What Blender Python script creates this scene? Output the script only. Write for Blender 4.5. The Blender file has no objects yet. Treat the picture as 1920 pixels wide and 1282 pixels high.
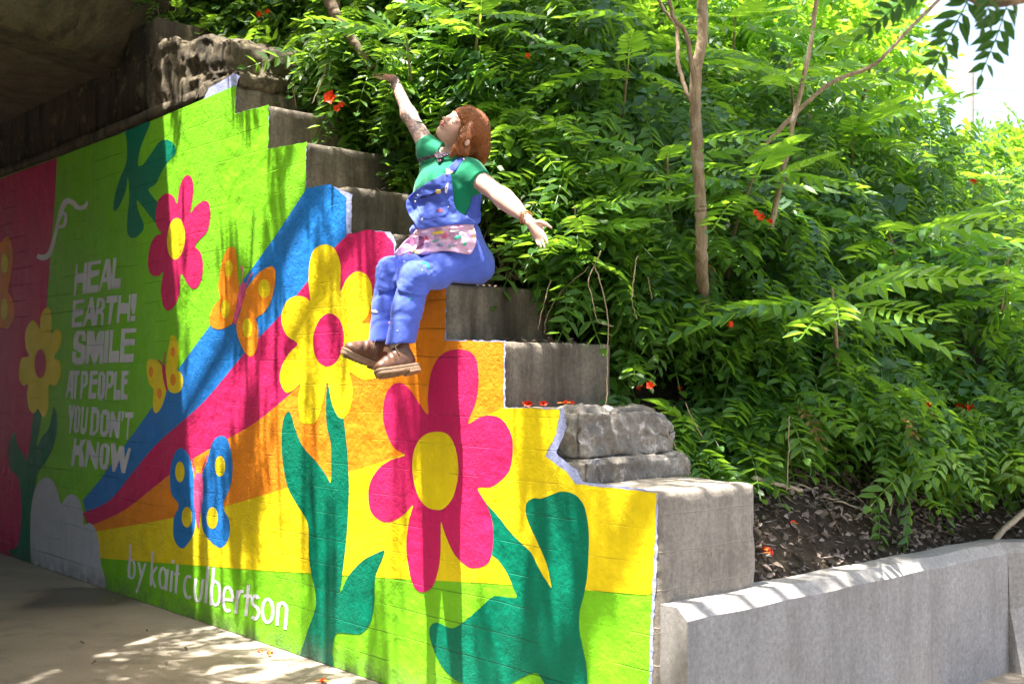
import bpy, bmesh, math, random
import numpy as np
from mathutils import Vector, Matrix
from mathutils.geometry import tessellate_polygon
R = math.radians
rng = np.random.default_rng(7)
random.seed(7)
SC = bpy.context.scene
COL = SC.collection

# ---------------------------------------------------------------- camera
F_PX, CX, CY, CAM_Z = 2182.0, 960.0, 641.0, 1.65
PITCH = math.atan(64.0 / F_PX)
cam = bpy.data.cameras.new('camera'); cam_o = bpy.data.objects.new('camera', cam); COL.objects.link(cam_o)
cam.sensor_fit = 'HORIZONTAL'; cam.sensor_width = 36.0; cam.lens = F_PX / 1920.0 * 36.0
cam.clip_end = 2000.0; cam.clip_start = 0.05
cam_o.location = (0, 0, CAM_Z); cam_o.rotation_euler = (R(90) + PITCH, 0, 0)
cam.dof.use_dof = True; cam.dof.focus_distance = 6.0; cam.dof.aperture_fstop = 4.0
SC.camera = cam_o

# ---------------------------------------------------------------- frame of the place
D1 = np.array([-1928.0, 2182.0]); D1 /= np.linalg.norm(D1)      # up along the wall
D2 = np.array([-D1[1] * -1, -D1[0]]); D2 = np.array([D1[1], -D1[0]])  # into the bank
TW = 3.65                                                      # distance camera to the painted face
def ray(px, py):
    a, b = (px - CX) / F_PX, (CY - py) / F_PX
    f = np.array([0, math.cos(PITCH), math.sin(PITCH)]); u = np.array([0, -math.sin(PITCH), math.cos(PITCH)])
    return np.array([a, 0, 0]) + u * b + f
def at_depth(px, py, Y):
    d = ray(px, py); return np.array([0, 0, CAM_Z]) + d * (Y / d[1])
def on_wall(px, py, t=0.0):
    d = ray(px, py); k = (TW + t) / (d[0] * D2[0] + d[1] * D2[1]); return np.array([0, 0, CAM_Z]) + d * k
def on_z(px, py, z):
    d = ray(px, py); return np.array([0, 0, CAM_Z]) + d * ((z - CAM_Z) / d[2])
P0 = on_wall(1235, 921)
def ut(p):                                                     # world -> (u up the wall, t into the bank, z)
    q = np.asarray(p)[:2] - P0[:2]; return np.array([q @ D1, q @ D2, p[2]])
def W(u, t, z):
    x = P0[:2] + D1 * u + D2 * t; return np.array([x[0], x[1], z])
def W_arr(u, t, z):
    return np.stack([P0[0] + D1[0] * u + D2[0] * t, P0[1] + D1[1] * u + D2[1] * t, z], -1)

# ---------------------------------------------------------------- light
SUN_EL = R(77)
sun_h = -D2 * 0.985 + D1 * 0.17; sun_h /= np.linalg.norm(sun_h)  # horizontal direction towards the sun
SUN = np.array([sun_h[0] * math.cos(SUN_EL), sun_h[1] * math.cos(SUN_EL), math.sin(SUN_EL)])
sl = bpy.data.lights.new('sun', 'SUN'); sl.energy = 5.0; sl.angle = R(0.5); sl.color = (1.0, 0.95, 0.86)
so = bpy.data.objects.new('sun', sl); COL.objects.link(so)
so.rotation_euler = Vector(SUN).to_track_quat('Z', 'Y').to_euler(); so.location = (0, 0, 30)
world = bpy.data.worlds.new('World'); SC.world = world; world.use_nodes = True
nt = world.node_tree; nt.nodes.clear()
sky = nt.nodes.new('ShaderNodeTexSky'); sky.sky_type = 'NISHITA'; sky.sun_disc = False
sky.sun_elevation = SUN_EL; sky.sun_rotation = math.atan2(sun_h[0], sun_h[1])
sky.dust_density = 6.0; sky.ozone_density = 0.8; sky.air_density = 1.0
bg = nt.nodes.new('ShaderNodeBackground'); bg.inputs[1].default_value = 0.145
wo = nt.nodes.new('ShaderNodeOutputWorld')
nt.links.new(sky.outputs[0], bg.inputs[0]); nt.links.new(bg.outputs[0], wo.inputs[0])
SC.view_settings.view_transform = 'Standard'; SC.view_settings.look = 'None'
SC.view_settings.exposure = 2.3; SC.view_settings.gamma = 1.0; SC.view_settings.use_curve_mapping = False

# ---------------------------------------------------------------- helpers: objects
def link(o): COL.objects.link(o); return o
def tag(o, label=None, cat=None, group=None, kind=None):
    if label: o['label'] = label
    if cat: o['category'] = cat
    if group: o['group'] = group
    if kind: o['kind'] = kind
    return o
def empty(name, loc, label, cat, group=None):
    o = bpy.data.objects.new(name, None); o.location = tuple(float(v) for v in loc); o.empty_display_size = 0.1
    link(o); return tag(o, label, cat, group)
def put(o, parent):                      # child given in world coordinates
    if parent is not None:
        o.parent = parent
        m = Matrix.Translation(parent.location) if parent.parent is None else parent_world(parent)
        o.matrix_parent_inverse = m.inverted()
    return o
def parent_world(p):
    m = p.matrix_parent_inverse @ p.matrix_basis if p.parent else p.matrix_basis
    return parent_world(p.parent) @ m if p.parent else m
def mesh_obj(name, verts, faces, mats, parent=None, smooth=False, midx=None):
    me = bpy.data.meshes.new(name)
    v = np.asarray(verts, dtype=np.float32).reshape(-1, 3)
    if isinstance(faces, np.ndarray) and faces.ndim == 2:
        n, k = faces.shape
        me.vertices.add(len(v)); me.vertices.foreach_set('co', v.ravel())
        me.loops.add(n * k); me.loops.foreach_set('vertex_index', faces.astype(np.int32).ravel())
        me.polygons.add(n); me.polygons.foreach_set('loop_start', np.arange(0, n * k, k, dtype=np.int32))
        me.polygons.foreach_set('loop_total', np.full(n, k, dtype=np.int32))
    else:
        me.from_pydata([tuple(float(c) for c in p) for p in v], [], [tuple(int(i) for i in f) for f in faces])
    if not isinstance(mats, (list, tuple)): mats = [mats]
    for m in mats: me.materials.append(m)
    if midx is not None: me.polygons.foreach_set('material_index', np.asarray(midx, dtype=np.int32))
    me.polygons.foreach_set('use_smooth', np.full(len(me.polygons), bool(smooth)))
    me.update(calc_edges=True); me.validate()
    o = bpy.data.objects.new(name, me); link(o); put(o, parent); return o
def mesh_only(name, verts, faces, mats, smooth=False):
    o = mesh_obj(name, verts, faces, mats, None, smooth); me = o.data; bpy.data.objects.remove(o); return me

# ---------------------------------------------------------------- helpers: noise and shapes
_perm = rng.permutation(4096).astype(np.int64); _hv = rng.random(4096).astype(np.float32)
def vnoise(p):
    p = np.asarray(p, dtype=np.float64); i = np.floor(p).astype(np.int64); f = (p - i).astype(np.float32); f = f * f * (3 - 2 * f)
    def h(a, b, c): return _hv[_perm[(_perm[(_perm[a & 4095] + b) & 4095] + c) & 4095]]
    x, y, z = i[..., 0], i[..., 1], i[..., 2]; fx, fy, fz = f[..., 0], f[..., 1], f[..., 2]
    r = 0
    c00 = h(x, y, z) * (1 - fx) + h(x + 1, y, z) * fx; c10 = h(x, y + 1, z) * (1 - fx) + h(x + 1, y + 1, z) * fx
    c01 = h(x, y, z + 1) * (1 - fx) + h(x + 1, y, z + 1) * fx; c11 = h(x, y + 1, z + 1) * (1 - fx) + h(x + 1, y + 1, z + 1) * fx
    return ((c00 * (1 - fy) + c10 * fy) * (1 - fz) + (c01 * (1 - fy) + c11 * fy) * fz) * 2 - 1
def fbm(p, oct=4):
    p = np.asarray(p); s, a, r = 0, 1.0, 0
    for k in range(oct): r = r + a * vnoise(p * 2 ** k + 17.3 * k); a *= .5
    return r
def smooth01(x): x = np.clip(x, 0, 1); return x * x * (3 - 2 * x)
def tube(path, radii, n=8, cap=True):
    path = np.asarray(path, dtype=float); m = len(path); radii = np.broadcast_to(np.asarray(radii, dtype=float), (m,))
    tan = np.gradient(path, axis=0); tan /= np.linalg.norm(tan, axis=1)[:, None] + 1e-9
    ref = np.array([0, 0, 1.0]) if abs(tan[0][2]) < .9 else np.array([1.0, 0, 0])
    nrm = np.cross(tan[0], ref); nrm /= np.linalg.norm(nrm); vs = []
    for i in range(m):
        nrm = nrm - tan[i] * (nrm @ tan[i]); nrm /= np.linalg.norm(nrm) + 1e-9
        b = np.cross(tan[i], nrm)
        for k in range(n):
            a = 2 * math.pi * k / n; vs.append(path[i] + (nrm * math.cos(a) + b * math.sin(a)) * radii[i])
    fs = [(i * n + k, i * n + (k + 1) % n, (i + 1) * n + (k + 1) % n, (i + 1) * n + k) for i in range(m - 1) for k in range(n)]
    if cap: fs += [tuple(range(n))[::-1], tuple((m - 1) * n + k for k in range(n))]
    return vs, fs
def spline(pts, n=12, closed=False):
    P = [np.asarray(p, dtype=float) for p in pts]; out = []; m = len(P)
    for i in range(m if closed else m - 1):
        if closed: a, b, c, d = P[i - 1], P[i], P[(i + 1) % m], P[(i + 2) % m]
        else: a, b, c, d = P[max(i - 1, 0)], P[i], P[i + 1], P[min(i + 2, m - 1)]
        for k in range(n):
            s = k / n; out.append(.5 * ((2 * b) + (c - a) * s + (2 * a - 5 * b + 4 * c - d) * s * s + (3 * b - a - 3 * c + d) * s ** 3))
    if not closed: out.append(P[-1])
    return out
def join(parts):
    V, Fc = [], []
    for v, f in parts:
        b = len(V); V += list(v); Fc += [tuple(i + b for i in q) for q in f]
    return V, Fc
def box_grid(lo, hi, step):
    """a closed box in (u,t,z) made of small quads; returns coords and quads"""
    lo, hi = np.array(lo, float), np.array(hi, float); n = np.maximum(2, np.round((hi - lo) / step).astype(int))
    idx, V, Q = {}, [], []
    def vid(k):
        if k not in idx: idx[k] = len(V); V.append(lo + (hi - lo) * np.array(k) / n)
        return idx[k]
    for ax in range(3):
        a, b = [(1, 2), (2, 0), (0, 1)][ax]
        for side in (0, n[ax]):
            for i in range(n[a]):
                for j in range(n[b]):
                    ks = []
                    for di, dj in ((0, 0), (1, 0), (1, 1), (0, 1)):
                        k = [0, 0, 0]; k[ax] = side; k[a] = i + di; k[b] = j + dj; ks.append(vid(tuple(k)))
                    Q.append(ks if side else ks[::-1])
    return np.array(V), np.array(Q)
def rough_block(name, lo, hi, mat, parent, step=.025, rnd=.012, amp=.006, freq=14, flat_t0=True, big=0.0, bigf=3.5, seed=0, warp=None):
    V, Q = box_grid(lo, hi, step); lo, hi = np.array(lo), np.array(hi); c = np.clip(V, lo + rnd, hi - rnd)
    d = V - c; l = np.linalg.norm(d, axis=1)[:, None]; nrm = d / (l + 1e-9)
    nn = np.where(l > 1e-6, nrm, 0); V2 = c + nn * rnd
    face = (np.abs(V - lo) < 1e-6) * -1.0 + (np.abs(V - hi) < 1e-6) * 1.0
    fn = face / (np.linalg.norm(face, axis=1)[:, None] + 1e-9)
    edge = (np.abs(face).sum(1) > 1)
    dis = amp * fbm(V * freq + seed, 3) + big * (.55 * fbm(V * bigf + seed * 1.7, 3) - 1.1 * np.abs(fbm(V * bigf * 1.8 + seed, 2)) + .35) - edge * amp * (1.5 + 1.5 * vnoise(V * 25 + seed))
    V2 = V2 + fn * dis[:, None]
    if warp is not None: V2 = warp(V2)
    if flat_t0: V2[:, 1] = np.where(V[:, 1] < lo[1] + 1e-6, lo[1] + np.maximum(0, (V2[:, 1] - lo[1])) * .25, V2[:, 1])
    if not flat_t0: V2[:, 1] = np.maximum(V2[:, 1], .0)
    return mesh_obj(name, W_arr(V2[:, 0], V2[:, 1], V2[:, 2]), Q, mat, parent, smooth=True)

# ---------------------------------------------------------------- helpers: materials
class NT:
    def __init__(s, name):
        s.m = bpy.data.materials.new(name); s.m.use_nodes = True; s.t = s.m.node_tree; s.t.nodes.clear()
        s.out = s.n('ShaderNodeOutputMaterial'); s.tc = s.n('ShaderNodeTexCoord'); s.pos = s.n('ShaderNodeNewGeometry').outputs['Position']
    def n(s, ty, **k):
        x = s.t.nodes.new(ty)
        for a, b in k.items(): setattr(x, a, b)
        return x
    def set(s, sock, v):
        if isinstance(v, bpy.types.NodeSocket): s.t.links.new(v, sock)
        else: sock.default_value = v
    def map(s, scale=(1, 1, 1), rot=(0, 0, 0), loc=(0, 0, 0), src=None):
        x = s.n('ShaderNodeMapping'); s.set(x.inputs[0], src or s.pos); x.inputs[3].default_value = scale; x.inputs[2].default_value = rot; x.inputs[1].default_value = loc; return x.outputs[0]
    def noise(s, scale, detail=4, rough=.55, vec=None, dist=0):
        x = s.n('ShaderNodeTexNoise'); s.set(x.inputs['Vector'], vec or s.pos); x.inputs['Scale'].default_value = scale
        x.inputs['Detail'].default_value = detail; x.inputs['Roughness'].default_value = rough; x.inputs['Distortion'].default_value = dist; return x.outputs[0]
    def voro(s, scale, vec=None, feature='F1'):
        x = s.n('ShaderNodeTexVoronoi'); x.feature = feature; s.set(x.inputs['Vector'], vec or s.pos); x.inputs['Scale'].default_value = scale; return x
    def ramp(s, v, stops):
        x = s.n('ShaderNodeValToRGB'); s.set(x.inputs[0], v); e = x.color_ramp.elements
        while len(e) > 1: e.remove(e[-1])
        e[0].position = stops[0][0]; c = stops[0][1]; e[0].color = (c, c, c, 1) if not hasattr(c, '__len__') else (*c, 1)
        for p, c in stops[1:]:
            q = e.new(p); q.color = (c, c, c, 1) if not hasattr(c, '__len__') else (*c, 1)
        return x.outputs[0]
    def math(s, op, a, b=0, c=None):
        x = s.n('ShaderNodeMath', operation=op); s.set(x.inputs[0], a); s.set(x.inputs[1], b)
        if c is not None: s.set(x.inputs[2], c)
        return x.outputs[0]
    def mix(s, f, a, b, mode='MIX'):
        x = s.n('ShaderNodeMix', data_type='RGBA', blend_type=mode); s.set(x.inputs[0], f)
        for k, v in ((6, a), (7, b)): s.set(x.inputs[k], (*v, 1) if hasattr(v, '__len__') and len(v) == 3 else v)
        return x.outputs[2]
    def bump(s, h, strength=.5, dist=.01, nrm=None):
        x = s.n('ShaderNodeBump'); s.set(x.inputs['Height'], h); x.inputs['Strength'].default_value = strength; x.inputs['Distance'].default_value = dist
        if nrm is not None: s.set(x.inputs['Normal'], nrm)
        return x.outputs[0]
    def attr(s, name): x = s.n('ShaderNodeAttribute'); x.attribute_name = name; return x
    def bsdf(s, color, rough=.6, normal=None, spec=.5, **k):
        x = s.n('ShaderNodeBsdfPrincipled'); s.set(x.inputs['Base Color'], (*color, 1) if hasattr(color, '__len__') and len(color) == 3 else color)
        s.set(x.inputs['Roughness'], rough); s.set(x.inputs['Specular IOR Level'], spec)
        if normal is not None: s.set(x.inputs['Normal'], normal)
        for a, b in k.items(): s.set(x.inputs[a.replace('_', ' ')], b)
        s.t.links.new(x.outputs[0], s.out.inputs[0]); return x
def srgb(r, g, b):
    return tuple(((c / 255) / 12.92 if c / 255 <= .04045 else ((c / 255 + .055) / 1.055) ** 2.4) for c in (r, g, b))

def wall_relief(s):
    """board marks, pits, dents and sandy grain of the cast concrete under the paint"""
    zz = s.n('ShaderNodeSeparateXYZ'); s.t.links.new(s.pos, zz.inputs[0])
    wob = s.noise(1.3, 2); z2 = s.math('ADD', zz.outputs[2], s.math('MULTIPLY', wob, .03))
    fr = s.math('FRACT', s.math('DIVIDE', z2, .147)); tri = s.math('ABSOLUTE', s.math('SUBTRACT', fr, .5))
    broken = s.ramp(s.noise(2.1, 3), [(.48, 0.03), (.66, 1)])
    line = s.math('MULTIPLY', s.ramp(tri, [(.478, 0), (.5, 1)]), broken)
    grain = s.noise(120, 3, .75); mid = s.noise(46, 4, .7); dents = s.noise(7, 3)
    patch = s.ramp(s.noise(2.6, 3, vec=s.map((1, 1, .6), loc=(3, 1, 2))), [(.42, .15), (.62, 1)])
    pit = s.ramp(s.voro(58).outputs[0], [(.05, 1), (.16, 0)])
    pit = s.math('MULTIPLY', pit, s.ramp(s.noise(6, 2, vec=s.map(loc=(9, 4, 1))), [(.55, 0), (.68, 1)]))
    h = s.math('ADD', s.math('MULTIPLY', s.math('ADD', s.math('MULTIPLY', grain, .35), s.math('MULTIPLY', mid, .65)), patch), s.math('MULTIPLY', dents, 1.2))
    h = s.math('SUBTRACT', h, s.math('MULTIPLY', line, 1.1)); h = s.math('SUBTRACT', h, s.math('MULTIPLY', pit, 1.0))
    return s.bump(h, 1.0, .015), line, pit
def paint(name, col, rough=.58):
    s = NT(name); nrm, line, pit = wall_relief(s)
    v = s.ramp(s.noise(5, 4), [(.3, .90), (.7, 1.04)])
    c = s.mix(1.0, (*col, 1), v, 'MULTIPLY')
    brush = s.ramp(s.noise(3.5, 5, .7, vec=s.map((6, 6, 1))), [(.35, .95), (.65, 1.03)])
    c = s.mix(1.0, c, brush, 'MULTIPLY')
    c = s.mix(s.math('MULTIPLY', line, .22), c, tuple(x * .45 + .01 for x in col)); c = s.mix(s.math('MULTIPLY', pit, .6), c, tuple(x * .35 + .02 for x in col))
    scuff = s.ramp(s.noise(38, 4, .7, vec=s.map(loc=(5, 2, 7))), [(.72, 0), (.76, .5)])
    c = s.mix(s.math('MULTIPLY', scuff, s.ramp(s.noise(1.7, 2), [(.5, 0), (.65, .5)])), c, (.42, .41, .40))
    # dirt splashed on the lowest hand's breadth of the wall
    z = s.n('ShaderNodeSeparateXYZ'); s.t.links.new(s.pos, z.inputs[0])
    low = s.math('MULTIPLY', s.ramp(z.outputs[2], [(.0, 1), (.16, 0)]), s.ramp(s.noise(9, 5, .7), [(.35, 0), (.6, 1)]))
    c = s.mix(s.math('MULTIPLY', low, .75), c, (.13, .115, .09))
    s.bsdf(c, rough, nrm, .15); return s.m
def concrete(name, c1, c2, stain=(.05, .045, .035), amt=.5, lichen=None, bstr=.6, streak=True, pits=.5, rough=.88, lines=False):
    s = NT(name); a = s.noise(3.2, 6, .6); b = s.noise(45, 4, .7)
    c = s.mix(s.ramp(a, [(.32, 0), (.68, 1)]), c1, c2)
    c = s.mix(1.0, c, s.ramp(b, [(.25, .62), (.75, 1.25)]), 'MULTIPLY'); c = s.mix(1.0, c, s.ramp(s.noise(190, 3, .8), [(.3, .78), (.7, 1.2)]), 'MULTIPLY')
    fine = s.ramp(s.noise(6, 6, .75, vec=s.map((2.2, 2.2, .22 if streak else 1.5), loc=(2, 7, 1))), [(.48, 0), (.60, .5)]); c = s.mix(s.math('MULTIPLY', fine, amt), c, tuple((p + q) * .5 for p, q in zip(stain, c2)))
    crk = s.ramp(s.math('ABSOLUTE', s.math('SUBTRACT', s.noise(1.6, 5, .6, vec=s.map(loc=(5, 5, 2))), .5)), [(.0, 1), (.003, 0)]); crk = s.math('MULTIPLY', crk, s.ramp(s.noise(.9, 2), [(.5, 0), (.56, 1 if pits > .3 else 0)])); c = s.mix(s.math('MULTIPLY', crk, .8), c, tuple(x * .25 for x in c2))
    st = s.noise(2.2, 5, .65, vec=s.map((2.6, 2.6, .35 if streak else 2.0)))
    c = s.mix(s.math('MULTIPLY', s.ramp(st, [(.46, 0), (.68, 1)]), amt), c, stain)
    sp = s.ramp(s.voro(95).outputs[0], [(.06, 1), (.15, 0)]); sp = s.math('MULTIPLY', sp, s.ramp(s.noise(11, 3), [(.5, 0), (.62, 1)]))
    c = s.mix(s.math('MULTIPLY', sp, pits), c, tuple(x * .3 for x in c1))
    if lichen is not None: c = s.mix(s.ramp(s.noise(7.5, 6, .75, vec=s.map(loc=(4, 4, 4))), [(.55, 0), (.63, .85)]), c, lichen)
    h = s.math('ADD', s.math('MULTIPLY', b, .5), s.math('MULTIPLY', s.noise(13, 5, .6), .9)); h = s.math('SUBTRACT', h, s.math('MULTIPLY', sp, .9)); h = s.math('SUBTRACT', h, s.math('MULTIPLY', crk, .8)); h = s.math('ADD', h, s.math('MULTIPLY', s.noise(150, 3, .8), .35))
    if lines:
        zz = s.n('ShaderNodeSeparateXYZ'); s.t.links.new(s.pos, zz.inputs[0])
        fr = s.math('FRACT', s.math('DIVIDE', s.math('ADD', zz.outputs[2], s.math('MULTIPLY', s.noise(2, 2), .02)), .155)); tri = s.math('ABSOLUTE', s.math('SUBTRACT', fr, .5))
        ln = s.ramp(tri, [(.47, 0), (.5, 1)]); h = s.math('ADD', h, s.math('MULTIPLY', ln, .8)); c = s.mix(s.math('MULTIPLY', ln, .35), c, tuple(min(1, x * 1.4) for x in c1))
    s.bsdf(c, rough, s.bump(h, bstr, .012), .35); return s.m
def plain(name, col, rough=.6, var=.12, scale=30, bump=.2, spec=.4, **k):
    s = NT(name); v = s.ramp(s.noise(scale, 4), [(.3, 1 - var), (.7, 1 + var)])
    s.bsdf(s.mix(1.0, (*col, 1), v, 'MULTIPLY'), rough, s.bump(s.noise(scale * 3, 3), bump, .004), spec, **k); return s.m
def leaf_mat(name, dark, light, trans, gloss=.38, tw=.42):
    s = NT(name); r = s.attr('rnd').outputs['Fac']
    c = s.mix(r, dark, light); c = s.mix(1.0, c, s.ramp(s.noise(22, 3), [(.3, .8), (.7, 1.15)]), 'MULTIPLY')
    d = s.n('ShaderNodeBsdfPrincipled'); s.set(d.inputs['Base Color'], c); d.inputs['Roughness'].default_value = gloss; d.inputs['Specular IOR Level'].default_value = .45
    s.set(d.inputs['Normal'], s.bump(s.noise(60, 3), .25, .004))
    tr = s.n('ShaderNodeBsdfTranslucent'); s.set(tr.inputs[0], s.mix(r, tuple(x * .7 for x in trans), trans))
    mx = s.n('ShaderNodeMixShader'); mx.inputs[0].default_value = tw
    s.t.links.new(d.outputs[0], mx.inputs[1]); s.t.links.new(tr.outputs[0], mx.inputs[2]); s.t.links.new(mx.outputs[0], s.out.inputs[0]); return s.m

M = {}
M['lime'] = paint('lime_paint', srgb(128, 205, 38)); M['yellow'] = paint('yellow_paint', srgb(250, 222, 30)); M['magenta'] = paint('magenta_paint', srgb(214, 40, 104))
M['orange'] = paint('orange_paint', srgb(250, 148, 35)); M['blue'] = paint('blue_paint', srgb(40, 128, 214)); M['teal'] = paint('teal_paint', srgb(0, 122, 95))
M['white'] = paint('white_paint', srgb(228, 226, 234)); M['lilac'] = paint('lilac_primer', srgb(172, 180, 226)); M['pink'] = paint('pink_paint', srgb(226, 88, 140)); M['grey'] = paint('pale_grey_paint', srgb(205, 205, 218))
M['conc'] = concrete('weathered_concrete', (.25, .21, .165), (.105, .088, .068), stain=(.035, .028, .02), amt=.85, bstr=.9)
M['rock'] = concrete('broken_concrete', (.34, .31, .275), (.17, .15, .125), lichen=(.50, .47, .45), bstr=1.0, streak=False, amt=.45)
M['end'] = concrete('pale_weathered_concrete', (.36, .315, .26), (.26, .225, .185), stain=(.12, .10, .08), amt=.6, lines=True)
M['old'] = concrete('mossy_old_concrete', (.17, .135, .085), (.085, .068, .045), stain=(.02, .016, .012), lichen=(.22, .18, .115), amt=.9, bstr=1.4)
M['low'] = concrete('smooth_grey_concrete', (.34, .325, .315), (.265, .25, .24), stain=(.17, .16, .15), amt=.7, bstr=.18, pits=.25, rough=.75)
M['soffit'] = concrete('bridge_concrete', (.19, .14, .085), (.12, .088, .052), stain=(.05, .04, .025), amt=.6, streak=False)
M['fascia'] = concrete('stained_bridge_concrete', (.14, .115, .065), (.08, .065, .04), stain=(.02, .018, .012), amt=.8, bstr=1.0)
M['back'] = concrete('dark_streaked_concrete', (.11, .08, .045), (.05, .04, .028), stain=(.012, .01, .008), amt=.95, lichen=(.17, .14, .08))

# ================================================================ the setting
def ground_mat():
    s = NT('path_concrete'); a = s.noise(.9, 6, .6); b = s.noise(70, 4, .7)
    c = s.mix(s.ramp(a, [(.35, 0), (.65, 1)]), (.31, .265, .21), (.22, .19, .15))
    c = s.mix(1.0, c, s.ramp(b, [(.25, .75), (.75, 1.12)]), 'MULTIPLY')
    c = s.mix(s.ramp(s.noise(2.7, 6, .7, vec=s.map((1, 1, 1), loc=(3, 3, 0))), [(.52, 0), (.7, .6)]), c, (.10, .085, .065))
    # damp strip below the wall under the bridge: dirt with a shape of its own
    cc = s.n('ShaderNodeVectorMath', operation='DISTANCE'); s.t.links.new(s.map((1, 1, 1), src=s.pos), cc.inputs[0]); g = on_z(150, 1120, 0); cc.inputs[1].default_value = (g[0], g[1], 0)
    wet = s.ramp(s.math('ADD', cc.outputs['Value'], s.math('MULTIPLY', s.noise(2.4, 4), .9)), [(.75, 1), (1.35, 0)])
    c = s.mix(s.math('MULTIPLY', wet, .75), c, (.05, .042, .032))
    speck = s.ramp(s.voro(28).outputs[0], [(.03, 1), (.07, 0)]); speck = s.math('MULTIPLY', speck, s.ramp(s.noise(3.3, 2), [(.5, 0), (.6, 1)])); c = s.mix(s.math('MULTIPLY', speck, .7), c, (.07, .05, .035))
    h = s.math('ADD', b, s.math('MULTIPLY', s.noise(9, 4), .8))
    s.bsdf(c, s.math('SUBTRACT', .88, s.math('MULTIPLY', wet, .55)), s.bump(h, .35, .008), .35); return s.m
g = mesh_obj('ground', [(-300, -300, 0), (300, -300, 0), (300, 300, 0), (-300, 300, 0)], [(0, 1, 2, 3)], ground_mat()); tag(g, kind='structure')

# ---- hill behind the wall
def umin(t): return np.where(t < 2.9, 0.03, 0.03 - .884 * (t - 2.9))
def hill_z(u, t):
    ub = np.maximum(u - umin(t), 0)
    base = .60 + np.minimum(.15, ub * .5) + .60 * np.maximum(ub - .05, 0)
    base = base - .36 * smooth01((t - 2.2) / 4.0) * np.maximum(ub - .05, 0)
    top = 5.0 - 2.3 * smooth01((t - 4.5) / 5); base = np.where(base > top - .6, top - .6 * np.exp(-(base - (top - .6)) / .6), base)
    bank = smooth01((t - .85) / 1.1) * smooth01((u - 1.0) / 1.3) * (1.0 + .25 * np.sin(u * 1.7))
    bank = bank + .35 * smooth01((7 - t) / 2) * smooth01((t - 2.6) / 1.5) * smooth01((ub - 1.0) / 1.5)
    r = .09 * fbm(np.stack([u * 1.3, t * 1.3, u * 0], -1), 3)
    return base + bank + r * smooth01(ub / .5)
def hill_mat():
    s = NT('leafy_soil'); a = s.noise(14, 6, .7)
    c = s.mix(s.ramp(a, [(.35, 0), (.65, 1)]), (.030, .022, .014), (.075, .058, .040))
    s.bsdf(c, .95, s.bump(s.noise(40, 5, .7), 1.0, .03), .2); return s.m
us = np.concatenate([np.linspace(0, 8, 110), np.linspace(8.4, 40, 30)]); ts = np.concatenate([np.linspace(.35, 7, 100), np.linspace(7.4, 60, 40)])
U, T = np.meshgrid(us, ts, indexing='ij'); Um = U + umin(T) * (1 - np.minimum(U / 8, 1)); Z = hill_z(Um, T)
Vh = W_arr(Um, T, Z).reshape(-1, 3); nU, nT = U.shape; I = np.arange(nU * nT).reshape(nU, nT)
Qh = np.stack([I[:-1, :-1], I[1:, :-1], I[1:, 1:], I[:-1, 1:]], -1).reshape(-1, 4)
tag(mesh_obj('hillside', Vh, Qh, hill_mat(), smooth=True), kind='structure')

# ---- the stepped wall
ST = [(443, 160), (504, 197), (575, 266), (649, 348), (740, 437), (837, 530), (945, 640)]   # outer top corners on the painted face
stepuz = []
for i, (x, y) in enumerate(ST):
    q = ut(on_wall(x, y)); stepuz.append((q[0], q[2]))
U8, Z8 = ut(on_wall(1050, 766))[0], ut(on_wall(1050, 766))[2]
Z9 = ut(on_wall(1234, 922))[2]
TH = .74
wall = empty('stepped_wall', W(2.5, .3, 0), 'stepped concrete wing wall painted with a bright flower and butterfly mural', 'wall')
UFAR = 45.0
prof = [(0.012, 0.0)]                                       # core profile, a little inside the blocks
prof = [(.05, -.3), (.05, Z9 - .12), (U8 + .05, Z9 - .12), (U8 + .05, Z8 - .12)]
for (u, z) in stepuz[::-1]: prof += [(u + .05, prof[-1][1]), (u + .05, z - .12)]
prof += [(UFAR, prof[-1][1]), (UFAR, -.3)]
def prism(poly, t0, t1):
    n = len(poly); V = [W(u, t0, z) for u, z in poly] + [W(u, t1, z) for u, z in poly]
    tri = tessellate_polygon([[Vector((u, z, 0)) for u, z in poly]])
    Fs = [tuple(f) for f in tri] + [tuple(i + n for i in f[::-1]) for f in tri] + [(i, (i + 1) % n, n + (i + 1) % n, n + i) for i in range(n)]
    return V, Fs
v, f = prism(prof, .004, .60); mesh_obj('wall_core', v, f, M['conc'], wall)
# one block per step: from its own nosing back to the next one
edges = stepuz[::-1]                                        # going up: (u,z)
for i in range(len(edges)):
    u0, z0 = edges[i]; u1 = edges[i + 1][0] + .10 if i + 1 < len(edges) else u0 + .5
    zb = (edges[i - 1][1] if i else Z8) - .06
    rough_block('step_block', (u0, 0, zb), (u1, TH + .015 * math.sin(i * 2.3), z0), M['conc'], wall, step=.03, amp=.004, seed=i * 3.1, rnd=.010)
# broken step above the end block: lumpy upper half, eroded lower ledge
def lump(V):
    V = V.copy(); k = smooth01((V[:, 1] - .05) / .3); drop = smooth01((V[:, 1] - .45) / .25)
    V[:, 2] -= .05 * drop * (V[:, 2] > Z8 - .12); V[:, 0] += k * .02; return V
rough_block('broken_step', (U8 - .10, .014, Z9 + .09), (U8 + .10, .70, Z8), M['rock'], wall, step=.012, rnd=.05, amp=.017, freq=13, big=.034, bigf=5, flat_t0=False, seed=5, warp=lump)
rough_block('eroded_ledge', (U8 - .15, .014, Z9 - .02), (U8 + .12, .73, Z9 + .105), M['rock'], wall, step=.013, rnd=.025, amp=.010, freq=18, big=.016, flat_t0=False, seed=8)
rough_block('wall_backing', (U8 + .06, .004, Z9 - .05), (edges[0][0] + .1, .735, Z8 - .004), M['conc'], wall, step=.04, rnd=.02, amp=.003, seed=9)
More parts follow.
